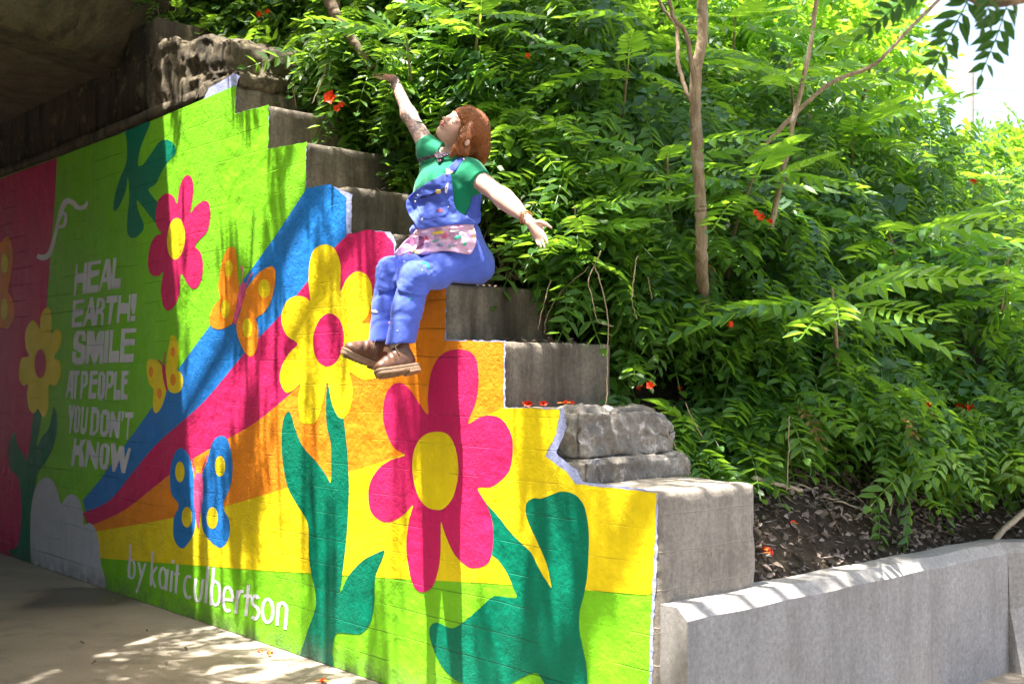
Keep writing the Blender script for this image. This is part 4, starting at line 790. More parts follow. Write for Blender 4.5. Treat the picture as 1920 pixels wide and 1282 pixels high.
# ---- shade tree standing on the path side; its crown dapples the wall
sh = empty('shade_tree', (4.6, 1.2, 0), 'large tree overhanging the path with dark leaves hanging into the view', 'tree')
limb('trunk', [(4.6, 1.2, -.1), (4.5, 1.25, 1.5), (4.35, 1.4, 3.4), (4.1, 1.6, 5.4)], .24, .17, M['bark'], sh, 14)
CAN = [W(.4, -.9, 6.2), W(1.7, -1.0, 6.4), W(3.2, -1.1, 6.6), W(4.6, -1.2, 6.6), W(-.9, -.7, 6.0), W(1.2, -.4, 6.8), W(2.8, -.4, 7.0), W(.6, -2.4, 6.4), W(2.2, -2.6, 6.4), W(4.0, -2.5, 6.6), W(.8, .5, 8.4), W(2.2, .6, 8.6), W(3.7, .5, 8.8), W(5.2, .4, 8.8), W(6.4, .3, 8.8), W(1.2, 2.0, 8.8), W(2.6, 1.9, 8.8), W(4.2, 1.8, 9.0), W(5.8, 1.6, 9.0), W(.4, 3.4, 8.8), W(-.6, 5.0, 8.6), W(-.1, 4.3, 8.6), W(-1.6, 6.0, 8.6), tuple(at_depth(1850, -40, 2.7) + SUN * 2.6), tuple(at_depth(1700, 0, 2.8) + SUN * 3.2), W(2.5, -2.9, 6.3), W(3.9, -2.8, 6.4), W(-2, -4.6, 7.2), W(0, -4.4, 7.4), W(2, -4.3, 7.4), W(-2, -6.4, 7.6), W(0, -6.4, 7.4), W(2, -6.2, 7.4), W(3.4, -4.0, 7.0), W(-3.6, -3.6, 7.2), W(-3.6, -5.6, 7.2), W(-2.2, -2.6, 7.4)]; CAN = [np.array(c) for c in CAN]  # extra clusters out of view, added to shade bank, path and underpass
cp = []; cd = []
for k, c in enumerate(CAN):
    limb('branch', [(4.1, 1.6, 5.4), (np.array([4.1, 1.6, 5.4]) * .55 + c * .45) + np.array([0, 0, .5]), c], .07, .02, M['bark'], sh, 6, 5)
    n = 24 if k < 10 else 160; q = rng.normal(0, 1, (n, 3)); q = q / np.linalg.norm(q, axis=1)[:, None] * (rng.uniform(.1, 1, n) ** .45)[:, None] * np.array([1.0, 1.0, .5]); cp.append(c + q); cd.append(q)
cp = np.concatenate(cp); cd = np.concatenate(cd)
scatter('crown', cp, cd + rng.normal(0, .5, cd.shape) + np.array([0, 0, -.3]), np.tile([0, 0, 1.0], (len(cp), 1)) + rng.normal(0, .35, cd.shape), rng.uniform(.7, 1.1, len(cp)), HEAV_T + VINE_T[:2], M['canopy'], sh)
tipb = at_depth(1930, -10, 2.7)
limb('branch', [(4.35, 1.4, 3.4), (3.0, 2.2, 3.3), (2.0, 2.6, 2.95), tipb, at_depth(1780, -55, 2.8)], .05, .006, M['bark'], sh, 6, 6)
for i, (x, y, Y, dx, dz, s_) in enumerate([(1850, -70, 2.75, -.35, -.75, .50), (1905, -60, 2.7, -.15, -1.0, .50), (1790, -70, 2.8, -.75, -.5, .42), (1870, -90, 2.6, -.05, -.8, .4)]):
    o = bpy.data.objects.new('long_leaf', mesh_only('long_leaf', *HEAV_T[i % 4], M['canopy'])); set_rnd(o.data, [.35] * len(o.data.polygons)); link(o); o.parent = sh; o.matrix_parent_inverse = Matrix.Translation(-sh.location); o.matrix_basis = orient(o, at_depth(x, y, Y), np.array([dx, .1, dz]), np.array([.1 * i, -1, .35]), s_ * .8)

# ---- far things seen past the thicket
pole = empty('utility_pole', at_depth(1816, 470, 30), 'weathered grey wooden utility pole against the white sky', 'utility pole')
limb('pole', [at_depth(1816, 520, 30), at_depth(1816, 300, 30), at_depth(1817, 130, 30)], .16, .13, plain('grey_weathered_wood', (.42, .38, .34), .9, .2, 8, .6), pole, 10)
limb('crossarm', [at_depth(1798, 262, 29.8), at_depth(1836, 256, 30.2)], .05, .05, M['dead'], pole, 6)
for (y0, y1) in ((165, 178), (205, 200)): limb('wire', [at_depth(1817, y0, 30), at_depth(1880, y0 + 4, 32), at_depth(1990, y1, 36)], .012, .012, M['twig'], pole, 5)
def far_tree(px, py, Y, rx, rz, label, n, seed, tone=.4):
    c = at_depth(px, py, Y); r_ = np.random.default_rng(seed); b = np.array([c[0], c[1], 3.5]); root = empty('far_tree', b, label, 'tree', 'trees beyond the bank')
    limb('trunk', [b, (b + c) / 2, c], rx * .07, rx * .03, M['bark'], root, 7, 4)
    q = r_.normal(0, 1, (n, 3)); q = q / np.linalg.norm(q, axis=1)[:, None] * (r_.uniform(.15, 1, n) ** .4)[:, None]; q *= (1 + .35 * fbm(q * 2 + seed, 2))[:, None] * np.array([rx, rx, rz])
    scatter('crown', c + q, q + r_.normal(0, .6, q.shape), q * .3 + np.array([0, 0, .6]) + r_.normal(0, .5, q.shape), r_.uniform(1.3, 2.4, n), VINE_T, M['heaven'], root, np.clip(r_.normal(tone, .2, n), 0, 1))
far_tree(1900, 350, 26, 1.2, 1.1, 'round leafy tree beyond the bank beside the utility pole', 900, 3)
far_tree(1520, 150, 19, 1.4, 2.6, 'large sunlit tree rising behind the thicket', 1600, 4, .6)
far_tree(1360, 40, 17, 2.2, 2.6, 'tall leafy tree above the thicket behind the slim trunk', 1600, 5, .5)
far_tree(1100, -40, 15, 2.4, 2.2, 'dark leafy tree closing the sky above the seated person', 1300, 6, .3)
far_tree(760, -80, 14.5, 2.4, 2.0, 'dark leafy tree closing the sky above the upper steps', 1300, 7, .25)
far_tree(480, -90, 13.5, 1.8, 1.5, 'dark leafy tree beside the bridge rail', 900, 8, .2)

# unseen trees across the path, added to cut skylight on wall and underpass
for k, (uu, tt, rr) in enumerate([(-5.5, -10.5, 2.4), (-1.5, -10.2, 2.6), (2.0, -11.0, 2.6), (-8, -6, 2.2)]):
    c = W(uu, tt, 6.6); r_ = np.random.default_rng(50 + k); b = np.array([c[0], c[1], 1.0]); root = empty('bank_tree', b, ['broad leafy tree at the far end of the opposite bank', 'dense leafy tree on the opposite bank facing the mural', 'leafy tree on the opposite bank beside the bridge', 'leafy tree beside the path beyond the low wall'][k], 'tree')
    limb('trunk', [b, (b + c) / 2, c], .16, .07, M['bark'], root, 7, 4); n = 600
    q = r_.normal(0, 1, (n, 3)); q = q / np.linalg.norm(q, axis=1)[:, None] * (r_.uniform(.2, 1, n) ** .4)[:, None] * np.array([rr, rr, rr * .95])
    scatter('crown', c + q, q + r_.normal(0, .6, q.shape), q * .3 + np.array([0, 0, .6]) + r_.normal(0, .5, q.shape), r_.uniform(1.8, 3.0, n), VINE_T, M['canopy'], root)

# crumbs of soil and dead leaf lying on the treads
for (uu0, uu1, zz, t0_, cnt) in ((edges[0][0] + .02, edges[1][0] - .005, edges[0][1], .18, 70), (edges[1][0] + .15, edges[2][0] - .01, edges[1][1], .35, 200), (edges[3][0] + .02, edges[4][0] - .01, edges[3][1], .15, 120)):
    ud = uu1 - rng.random(cnt) ** 1.6 * (uu1 - uu0); td = t0_ + rng.random(cnt) * (.72 - t0_); aa = rng.uniform(0, 6.28, cnt)
    o = scatter('step_debris', W_arr(ud, td, np.full(cnt, zz + .008) + rng.random(cnt) * .022 * ((ud - uu0) / (uu1 - uu0))), np.stack([np.cos(aa), np.sin(aa), rng.normal(0, .2, cnt)], -1), np.tile([0, 0, 1.0], (cnt, 1)) + rng.normal(0, .4, (cnt, 3)), rng.uniform(.3, .8, cnt), LT, M['litter'], None, rng.random(cnt) * .35)
    tag(o, ['dark leaf crumbs on the tread below the seated person', 'dark leaf crumbs on the tread under the seated person', 'dark leaf crumbs on the shaded tread below the vines'][0 if zz == edges[0][1] else 1 if zz == edges[1][1] else 2], 'debris', kind='stuff')

# ================================================================ the person sitting on the step
class SDF:
    def __init__(s, lo, hi, h):
        s.lo = np.array(lo, float); s.h = h; s.n = np.ceil((np.array(hi) - s.lo) / h).astype(int) + 1; s.f = np.full(s.n, .5, np.float32)
    def sub(s, lo, hi):
        a = np.clip(np.floor((np.array(lo) - s.lo) / s.h).astype(int), 0, s.n - 1); b = np.clip(np.ceil((np.array(hi) - s.lo) / s.h).astype(int) + 1, 1, s.n)
        if np.any(b <= a): return None
        g = [s.lo[i] + s.h * np.arange(a[i], b[i]) for i in range(3)]
        P = np.stack(np.meshgrid(*g, indexing='ij'), -1).astype(np.float32); return tuple(slice(a[i], b[i]) for i in range(3)), P
    def blend(s, sl, d, k, op):
        f = s.f[sl]
        if op == 'add': h = np.maximum(k - np.abs(f - d), 0) / max(k, 1e-6); s.f[sl] = np.minimum(f, d) - h * h * k * .25
        elif op == 'cut': d = -d; h = np.maximum(k - np.abs(f - d), 0) / max(k, 1e-6); s.f[sl] = np.maximum(f, d) + h * h * k * .25
    def cone(s, a, b, ra, rb, k=.02, op='add', sq=None):
        a, b = np.array(a, float), np.array(b, float); m = max(ra, rb) + k + .02; r = s.sub(np.minimum(a, b) - m, np.maximum(a, b) + m)
        if r is None: return
        sl, P = r; ab = b - a; t = np.clip(((P - a) @ ab) / (ab @ ab), 0, 1); q = P - a - t[..., None] * ab
        if sq is not None: ax, w = sq; c = q @ ax; q = q + (c * (w - 1))[..., None] * ax
        s.blend(sl, (np.linalg.norm(q, axis=-1) - (ra + (rb - ra) * t)).astype(np.float32), k, op)
    def chain(s, pts, rr, k=.02, op='add'):
        for i in range(len(pts) - 1): s.cone(pts[i], pts[i + 1], rr[i], rr[i + 1], k, op)
    def ell(s, c, axes, rad, k=.02, op='add'):
        c = np.array(c, float); A = np.array(axes, float); rad = np.array(rad, float); e = np.sqrt(((A * rad[:, None]) ** 2).sum(0)) + k + .02; r = s.sub(c - e, c + e)
        if r is None: return
        sl, P = r; q = (P - c) @ A.T; k0 = np.linalg.norm(q / rad, axis=-1); k1 = np.linalg.norm(q / rad ** 2, axis=-1); s.blend(sl, (k0 * (k0 - 1) / (k1 + 1e-6)).astype(np.float32), k, op)
    def plane(s, p, n, k=.004):                      # keep the side n points to
        n = np.array(n, float); n /= np.linalg.norm(n); g = [s.lo[i] + s.h * np.arange(s.n[i]) for i in range(3)]
        d = -((g[0] - p[0])[:, None, None] * n[0] + (g[1] - p[1])[None, :, None] * n[1] + (g[2] - p[2])[None, None, :] * n[2]); s.f = np.maximum(s.f, d.astype(np.float32))
    def sample(s, P):
        q = (np.asarray(P) - s.lo) / s.h; i = np.clip(np.floor(q).astype(int), 0, s.n - 2); w = np.clip(q - i, 0, 1); o = 0
        for dx in (0, 1):
            for dy in (0, 1):
                for dz in (0, 1):
                    o = o + s.f[i[..., 0] + dx, i[..., 1] + dy, i[..., 2] + dz] * (w[..., 0] if dx else 1 - w[..., 0]) * (w[..., 1] if dy else 1 - w[..., 1]) * (w[..., 2] if dz else 1 - w[..., 2])
        return o
    def ripple(s, fn, band=.03):
        ix = np.argwhere(np.abs(s.f) < band); P = s.lo + ix * s.h; s.f[ix[:, 0], ix[:, 1], ix[:, 2]] += fn(P).astype(np.float32)
    def mesh(s):
        f = s.f; ins = f < 0; nx, ny, nz = f.shape; cnt = np.zeros((nx - 1, ny - 1, nz - 1), np.uint8)
        for dx in (0, 1):
            for dy in (0, 1):
                for dz in (0, 1): cnt += ins[dx:nx - 1 + dx, dy:ny - 1 + dy, dz:nz - 1 + dz]
        act = (cnt > 0) & (cnt < 8); ids = np.full(cnt.shape, -1, np.int32); C = np.argwhere(act); ids[act] = np.arange(len(C))
        acc = np.zeros((len(C), 3)); num = np.zeros(len(C)); cor = [(a, b, c) for a in (0, 1) for b in (0, 1) for c in (0, 1)]
        for a in cor:
            for ax in range(3):
                if a[ax]: continue
                b = list(a); b[ax] = 1; A = C + np.array(a); Bq = C + np.array(b); fa = f[A[:, 0], A[:, 1], A[:, 2]]; fb = f[Bq[:, 0], Bq[:, 1], Bq[:, 2]]; m = (fa < 0) != (fb < 0)
                t = np.where(m, fa / np.where(m, fa - fb, 1), 0); p = A.astype(float); p[:, ax] += t; acc += p * m[:, None]; num += m
        V = s.lo + acc / num[:, None] * s.h; Q = []
        for ax in range(3):
            b, c = (ax + 1) % 3, (ax + 2) % 3; s1 = [slice(None)] * 3; s2 = [slice(None)] * 3; s1[ax] = slice(0, -1); s2[ax] = slice(1, None)
            E = np.argwhere(ins[tuple(s1)] != ins[tuple(s2)]); E = E[(E[:, b] > 0) & (E[:, c] > 0) & (E[:, b] < f.shape[b] - 1) & (E[:, c] < f.shape[c] - 1)]
            flip = ins[tuple(s1)][E[:, 0], E[:, 1], E[:, 2]]
            def cid(db, dc):
                q = E.copy(); q[:, b] -= db; q[:, c] -= dc; return ids[q[:, 0], q[:, 1], q[:, 2]]
            q = np.stack([cid(1, 1), cid(0, 1), cid(0, 0), cid(1, 0)], -1); q[~flip] = q[~flip][:, ::-1]; Q.append(q)
        return V, np.concatenate(Q)
def relax(V, Q, it=2, lam=.5):
    e = np.concatenate([Q[:, [0, 1]], Q[:, [1, 2]], Q[:, [2, 3]], Q[:, [3, 0]]]); e = np.concatenate([e, e[:, ::-1]])
    for _ in range(it):
        a = np.zeros_like(V); np.add.at(a, e[:, 0], V[e[:, 1]]); c = np.bincount(e[:, 0], minlength=len(V))[:, None]; V = V + lam * (a / np.maximum(c, 1) - V)
    return V
AD = at_depth
pL = np.array([*(-D1), 0.0]); pF = np.array([*(-D2), 0.0]); pZ = np.array([0, 0, 1.0])        # her left, her front, up
hipL, hipR = AD(866, 498, 5.99), AD(828, 498, 6.12); kneeL, kneeR = AD(779, 519, 5.75), AD(735, 510, 5.86); ankL, ankR = AD(746, 652, 5.70), AD(716, 648, 5.82)
H0, waist, chest, neckb = AD(848, 498, 6.06), AD(836, 425, 6.06), AD(838, 352, 6.07), AD(851, 297, 6.08)
shL, shR = AD(884, 326, 5.96), AD(806, 282, 6.19); elL, elR = AD(943, 371, 5.79), AD(767, 216, 6.35); wrL, wrR = AD(989, 411, 5.62), AD(738, 149, 6.47)
hC = AD(866, 240, 6.05); hL = np.array([.27, -.68, -.68]); hL /= np.linalg.norm(hL); hU = np.array([.77, -.27, .577]); hU -= hL * (hU @ hL); hU /= np.linalg.norm(hU); hF = np.cross(hL, hU)
def hd(f, l, u): return hC + hF * f + hL * l + hU * u
HA = [hF, hL, hU]; BA = [pF, pL, pZ]
LO, HI = (-.95, 5.30, 1.55), (.35, 6.65, 3.32)
person = empty('person', (*AD(850, 520, 6.0)[:2], stepuz[5][1]), 'person in blue paint-spattered overalls and green shirt sitting on the wall with arms flung wide', 'person')
def torso(s, g):
    s.ell(H0 + pZ * .03, BA, (.145 + g, .185 + g, .125 + g), .03); s.ell((H0 + waist) / 2 + pF * .015, BA, (.15 + g, .178 + g, .14 + g), .05)
    s.ell(waist + pF * .015, BA, (.142 + g, .162 + g, .13 + g), .05); s.ell(chest + pF * .01, BA, (.128 + g, .166 + g, .13 + g), .05)
    s.ell(chest + pF * .075 + pL * .07 - pZ * .03, BA, (.062 + g, .068 + g, .072 + g), .05); s.ell(chest + pF * .075 - pL * .07 - pZ * .02, BA, (.062 + g, .068 + g, .072 + g), .05)
    s.cone(shL, shR, .060 + g, .060 + g, .06); s.cone(shR - pZ * .05 + pL * .02, waist - pL * .08 + pZ * .06, .062 + g, .10 + g, .05); s.cone(shL - pZ * .04 - pL * .03, waist + pL * .06 + pZ * .06, .062 + g, .10 + g, .05); s.cone(neckb - pZ * .05, neckb, .085 + g, .055 + g, .05)
# ---- skin
S = SDF(LO, HI, .0046)
torso(S, -.012); S.chain([hipL, kneeL, ankL], [.07, .05, .036], .04); S.chain([hipR, kneeR, ankR], [.07, .05, .036], .04)
S.cone(neckb - pZ * .03, hd(-.025, 0, -.06), .055, .05, .03)
S.ell(hd(-.012, 0, .03), HA, (.092, .074, .088), .01); S.ell(hd(.022, 0, -.03), HA, (.070, .058, .085), .03); S.ell(hd(.058, 0, -.093), HA, (.026, .026, .022), .035)
for sd in (-1, 1): S.ell(hd(.052, sd * .034, -.030), HA, (.034, .028, .032), .03); S.cone(hd(-.005, sd * .052, -.045), hd(.045, sd * .022, -.093), .018, .016, .035)
for sd in (-1, 1):
    S.ell(hd(.098, sd * .031, .008), HA, (.022, .017, .011), .012, 'cut'); S.ell(hd(.0735, sd * .031, .004), HA, (.013, .0155, .012), .006)
    S.cone(hd(.082, sd * .018, .022), hd(.076, sd * .048, .022), .009, .008, .012)
S.chain([hd(.082, 0, .012), hd(.098, 0, -.012), hd(.111, 0, -.030)], [.007, .0085, .0125], .010)
for sd in (-1, 1): S.ell(hd(.098, sd * .0125, -.033), HA, (.010, .0085, .008), .008)
S.ell(hd(.088, 0, -.060), HA, (.014, .026, .016), .012)
S.chain([shL, elL, wrL], [.051, .038, .0250], .05); S.chain([shR, elR, wrR], [.053, .039, .0265], .04)
S.cone(shL * .55 + elL * .45, elL, .043, .037, .02); mid = elL * .7 + wrL * .3; fA = (wrL - elL) / np.linalg.norm(wrL - elL); fB = np.cross(fA, pZ); fB /= np.linalg.norm(fB); S.ell(mid, [fA, fB, np.cross(fA, fB)], (.085, .035, .035), .05)
def hand(base, bases, mids, tips, th, r=(.0105, .0066, .0060, .0050), kk=.012):
    for b_, m_, t_ in zip(bases, mids, tips):
        S.cone(base, b_, .016, .0115, kk * 1.5); S.chain([b_, m_, t_], [r[1] + .0008, r[1], r[3]], .004)
    S.chain(th, [.0145, .0110, .0085, .0066][:len(th)], .010)
fb = [(1002.8, 443.5, 5.60), (1009, 446, 5.585), (1015.2, 446.5, 5.575), (1021.4, 444, 5.57)]; fm = [(1005.3, 451, 5.59), (1011.7, 455, 5.57), (1018.3, 455.5, 5.555), (1024.5, 450, 5.55)]; ft = [(1008.5, 459, 5.565), (1015, 465, 5.545), (1021.5, 465, 5.53), (1027, 457, 5.53)]
hand(AD(996, 419, 5.605), [AD(*p) for p in fb], [AD(*p) for p in fm], [AD(*p) for p in ft], [AD(998, 417, 5.60), AD(1013, 417, 5.58), AD(1023, 420, 5.57), AD(1034, 427, 5.56)])
S.ell(AD(1009, 431, 5.592), [(AD(1015, 446, 5.575) - AD(996, 419, 5.605)) / np.linalg.norm(AD(1015, 446, 5.575) - AD(996, 419, 5.605)), np.array([1.0, 0, .6]) / 1.166, np.array([-.4, -.85, .3])], (.040, .026, .0135), .012)
fb = [(723, 138, 6.40), (722, 141, 6.43), (722.5, 144, 6.46), (724, 147, 6.485)]; fm = [(710, 136.2, 6.385), (709, 139.5, 6.415), (710, 143.5, 6.45), (714, 147, 6.48)]; ft = [(698.5, 136.8, 6.375), (696.5, 139.6, 6.405), (698.5, 143.2, 6.44), (705, 146, 6.475)]
hand(AD(737, 144, 6.45), [AD(*p) for p in fb], [AD(*p) for p in fm], [AD(*p) for p in ft], [AD(738, 143, 6.44), AD(737, 134, 6.40), AD(734, 129, 6.38), AD(731, 125.5, 6.36)])
S.ell(AD(730, 142, 6.44), [np.array([-.94, -.2, .2]), np.array([0, .8, -.3]), np.array([.2, .1, .97])], (.036, .034, .014), .012)
eC = AD(875.5, 267.5, 5.935); S.ell(eC, [hF * .6 + hU * .8, hF * .8 - hU * .6, hL], (.023, .015, .007), .008); S.ell(eC + hL * .009, [hF * .6 + hU * .8, hF * .8 - hU * .6, hL], (.012, .0075, .006), .004, 'cut'); S.cone(eC, hd(-.0, .06, -.02), .010, .02, .012)
V, Q = S.mesh(); V = relax(V, Q, 2, .45); fc = V[Q].mean(1)
def along(p, a, b): d = b - a; return ((p - a) @ d) / (d @ d)
up_, fo_ = along(fc, shR, elR), along(fc, elR, wrR)
def dist_seg(p, a, b): t = np.clip(along(p, a, b), 0, 1)[:, None]; return np.linalg.norm(p - a - t * (b - a), axis=1)
tat = ((dist_seg(fc, shR, elR) < .075) & (up_ > .22)) | ((dist_seg(fc, elR, wrR) < .065) & (fo_ < .97)); tat &= ~(((dist_seg(fc, elR, wrR) < .07)) & (fo_ > .97)) & (fc[:, 2] > 2.82)
def skin(name, tattoo=False):
    s = NT(name); n1 = s.noise(9, 4); c = s.mix(s.ramp(n1, [(.35, 0), (.65, 1)]), (.70, .45, .37), (.64, .37, .30))
    c = s.mix(s.ramp(s.noise(160, 2), [(.62, 0), (.70, .25)]), c, (.45, .2, .13))
    if tattoo:
        w = s.noise(26, 5, .6, dist=1.2); vv = s.voro(34, feature='DISTANCE_TO_EDGE'); v2 = s.voro(62)
        ln = s.ramp(vv.outputs[0], [(.05, 1), (.11, 0)]); sh_ = s.ramp(w, [(.46, 0), (.55, .9)]); dots = s.ramp(v2.outputs[0], [(.16, .9), (.26, 0)])
        k = s.math('MAXIMUM', s.math('MAXIMUM', s.math('MULTIPLY', ln, .75), sh_), dots)
        c = s.mix(s.ramp(s.noise(17, 2, vec=s.map(loc=(3, 8, 1))), [(.62, 0), (.66, .6)]), c, (.45, .09, .06)); c = s.mix(s.ramp(s.noise(15, 2, vec=s.map(loc=(7, 2, 5))), [(.63, 0), (.67, .6)]), c, (.5, .35, .09)); c = s.mix(s.ramp(s.noise(13, 2, vec=s.map(loc=(1, 4, 9))), [(.62, 0), (.66, .5)]), c, (.12, .26, .28))
        c = s.mix(s.math('MULTIPLY', k, .80), c, (.060, .085, .125))
    s.bsdf(c, .48, s.bump(s.noise(260, 3), .08, .002), .4, Subsurface_Weight=.12, Subsurface_Radius=(.02, .008, .004)); return s.m
M['skin'] = skin('fair_skin'); M['tattoo'] = skin('tattooed_skin', True)
mesh_obj('body', V, Q, [M['skin'], M['tattoo']], person, True, tat.astype(int))
# face details laid on the skin
def on_face(l, u, off=.0):
    for f in np.arange(.14, .02, -.0008):
        if float(S.sample(hd(f, l, u)[None])[0]) < 0: return hd(f + off, l, u)
    return hd(.06, l, u)
M['lip'] = plain('lip_colour', (.50, .12, .12), .35, .06, 60, .05); M['lash'] = plain('dark_lash', (.05, .025, .02), .7, .1, 60, .1); M['brow'] = plain('auburn_brow', (.20, .075, .03), .8, .1, 60, .2)
v1 = tube([on_face(l, u, .001) for l, u in spline([(-.025, -.0505), (-.012, -.0525), (-.004, -.0505), (0, -.052), (.004, -.0505), (.012, -.0525), (.025, -.0505)], 4)], [.0010] + [.0032] * 23 + [.0010], 6); v2 = tube([on_face(l, u, .001) for l, u in spline([(-.024, -.0525), (-.012, -.0590), (0, -.0615), (.012, -.0590), (.024, -.0525)], 5)], [.001] + [.0042] * 19 + [.001], 6)
mesh_obj('lips', *join([v1, v2]), M['lip'], person, True)
for sd in (-1, 1):
    mesh_obj('eyelashes', *tube([on_face(sd * l, u, .001) for l, u in spline([(.017, -.0005), (.024, -.0050), (.032, -.0065), (.040, -.0045), (.047, .0005)], 4)], [.0010] * 4 + [.0024] * 9 + [.0010] * 4, 5), M['lash'], person, True)
    mesh_obj('eyebrow', *tube([on_face(sd * l, u, .0008) for l, u in spline([(.014, .022), (.026, .027), (.038, .028), (.050, .022)], 4)], [.0016] * 3 + [.0026] * 7 + [.0012] * 3, 6), M['brow'], person, True)
# ---- hair
Hs = SDF(hC - .26, hC + .26, .0036)
Hs.ell(hd(-.030, 0, .034), HA, (.104, .090, .098), .02)
Hs.chain([hd(-.05, .02, .03), AD(893, 262, 6.10), AD(899, 283, 6.11), AD(903, 303, 6.12)], [.085, .070, .052, .022], .03)
Hs.chain([hd(-.05, -.03, .0), AD(880, 275, 6.18), AD(884, 300, 6.16)], [.075, .055, .03], .03)
Hs.chain([hd(.018, .070, .055), hd(.010, .080, -.005), AD(866, 266, 5.94), AD(856, 281, 5.95), AD(846, 293, 5.96)], [.024, .022, .020, .021, .010], .018)
Hs.chain([hd(.02, .078, .03), AD(872, 262, 5.94), AD(868, 285, 5.97), AD(866, 297, 6.0)], [.03, .028, .028, .015], .02)
Hs.chain([hd(.03, -.066, .02), AD(824, 250, 6.16), AD(815, 262, 6.2), AD(811, 270, 6.22)], [.022, .018, .011, .004], .015)
Hs.chain([hd(.02, -.066, -.02), AD(826, 265, 6.17), AD(826, 280, 6.18)], [.022, .016, .006], .015)
Hs.ell(hd(.10, 0, -.040), HA, (.088, .074, .096), .008, 'cut')                    # the face stays clear
for l in np.linspace(-.055, .055, 9): Hs.cone(hd(.032, l * .9, .092), hd(.083 - l * l * 7, l, .044 + .005 * math.sin(l * 200)), .013, .009, .014)
Hs.ell(eC + hL * .012, [hF, hU, hL], (.026, .026, .03), .006, 'cut')
flow = AD(903, 300, 6.1) - hC; flow /= np.linalg.norm(flow); e1 = np.cross(flow, hF); e1 /= np.linalg.norm(e1); e2 = np.cross(flow, e1)
def strand(P): q = np.stack([P @ e1 * 95, P @ e2 * 95, P @ flow * 9], -1); return .0018 * vnoise(q) + .0012 * vnoise(q * 2.1 + 5)
Hs.ripple(strand); V, Q = Hs.mesh(); V = relax(V, Q, 1, .3)
s = NT('ginger_hair'); cmb = s.n('ShaderNodeCombineXYZ')
for i_, (ax_, k_) in enumerate(((e1, 240.0), (e2, 240.0), (flow, 7.0))):
    dp = s.n('ShaderNodeVectorMath', operation='DOT_PRODUCT'); s.t.links.new(s.pos, dp.inputs[0]); dp.inputs[1].default_value = tuple(float(x) * k_ for x in ax_); s.t.links.new(dp.outputs['Value'], cmb.inputs[i_])
hn = s.noise(1, 4, .6, vec=cmb.outputs[0])
s.bsdf(s.mix(s.ramp(hn, [(.3, 0), (.7, 1)]), (.085, .022, .005), (.40, .122, .025)), .42, s.bump(hn, .8, .004), .45); M['hair'] = s.m
hair = mesh_obj('hair', V, Q, M['hair'], person, True)
# loose strands following the fall of the hair
st_v, st_f = [], []
rs = random.Random(5)
def hug(P, lift):
    for _ in range(4):
        d = Hs.sample(P) - lift; e = .004; g = np.stack([Hs.sample(P + np.eye(3)[i] * e) - Hs.sample(P - np.eye(3)[i] * e) for i in range(3)], -1); g /= np.linalg.norm(g, axis=1)[:, None] + 1e-6; P = P - g * np.clip(d, -.03, .03)[:, None]
    return P
for k in range(420):
    l0 = rs.uniform(-.03, .03); a = hd(rs.uniform(-.09, .05), l0, .125)
    if k % 3: e = AD(rs.uniform(880, 915), rs.uniform(270, 308), 5.98 + .2 * rs.random()); m_ = hd(rs.uniform(-.13, .02), rs.choice((.1, .1, -.1)) + rs.uniform(-.02, .02), rs.uniform(.0, .07))
    elif k % 2: e = AD(rs.uniform(842, 872), rs.uniform(275, 298), 5.94); m_ = hd(.02 + rs.uniform(-.02, .03), .10, rs.uniform(-.02, .05))
    else: l0 = rs.uniform(-.06, .06); a = hd(.0, l0 * .6, .125); m_ = hd(.05, l0 * .9, .105); e = hd(.09, l0, .040 + rs.uniform(-.006, .006))
    P = np.array(spline([a, m_, e], 7)); P = hug(P, rs.uniform(.0006, .0022))
    if k % 6 == 0 and k % 3: P = np.concatenate([P, [P[-1] + flow * .012 + np.array([rs.uniform(-.012, .012), rs.uniform(-.01, .01), 0]), P[-1] + flow * .03 + np.array([rs.uniform(-.02, .02), rs.uniform(-.02, .02), 0])]])
    st_v.append(tube(P, np.concatenate([np.full(len(P) - 3, .0016), [.0014, .0010, .0004]]), 4, False))
mesh_obj('loose_hair', *join(st_v), M['hair'], hair, True)
# ---- green shirt
T = SDF(LO, HI, .0052); torso(T, .004); k_ = .62
T.chain([shL, shL * (1 - k_) + elL * k_], [.061, .057], .05); T.chain([shR, shR * .46 + elR * .54], [.056, .053], .05)
cl_ = shL * .55 + elL * .45; T2s = T
T.ripple(lambda P: .0035 * fbm(np.stack([P[:, 0] * 14, P[:, 1] * 14, P[:, 2] * 22], -1), 2))
dL = (elL - shL) / np.linalg.norm(elL - shL); dR = (elR - shR) / np.linalg.norm(elR - shR)
T.cone(shL * .42 + elL * .58 + dL * .09, shL * .42 + elL * .58 + dL * .16, .15, .15, .004, 'cut') if False else None
def cut_end(G, p, d, r):                                   # trim a sleeve square at p
    R_ = G.sub(p - r, p + r)
    sl, P = R_; q = P - p; ax = q @ d; rad = np.linalg.norm(q - ax[..., None] * d, axis=-1); dd = np.maximum(-ax, rad - r * .8); G.f[sl] = np.maximum(G.f[sl], -dd.astype(np.float32))
cut_end(T, shL * .68 + elL * .32, dL, .13); cut_end(T, shR * .82 + elR * .18, dR, .12)
T.cone(neckb + pF * .02 + pZ * .035, neckb - pF * .02 + pZ * .10, .066, .09, .006, 'cut'); T.plane(H0 + pZ * .08, pZ)
V, Q = T.mesh(); V = relax(V, Q, 2, .4)
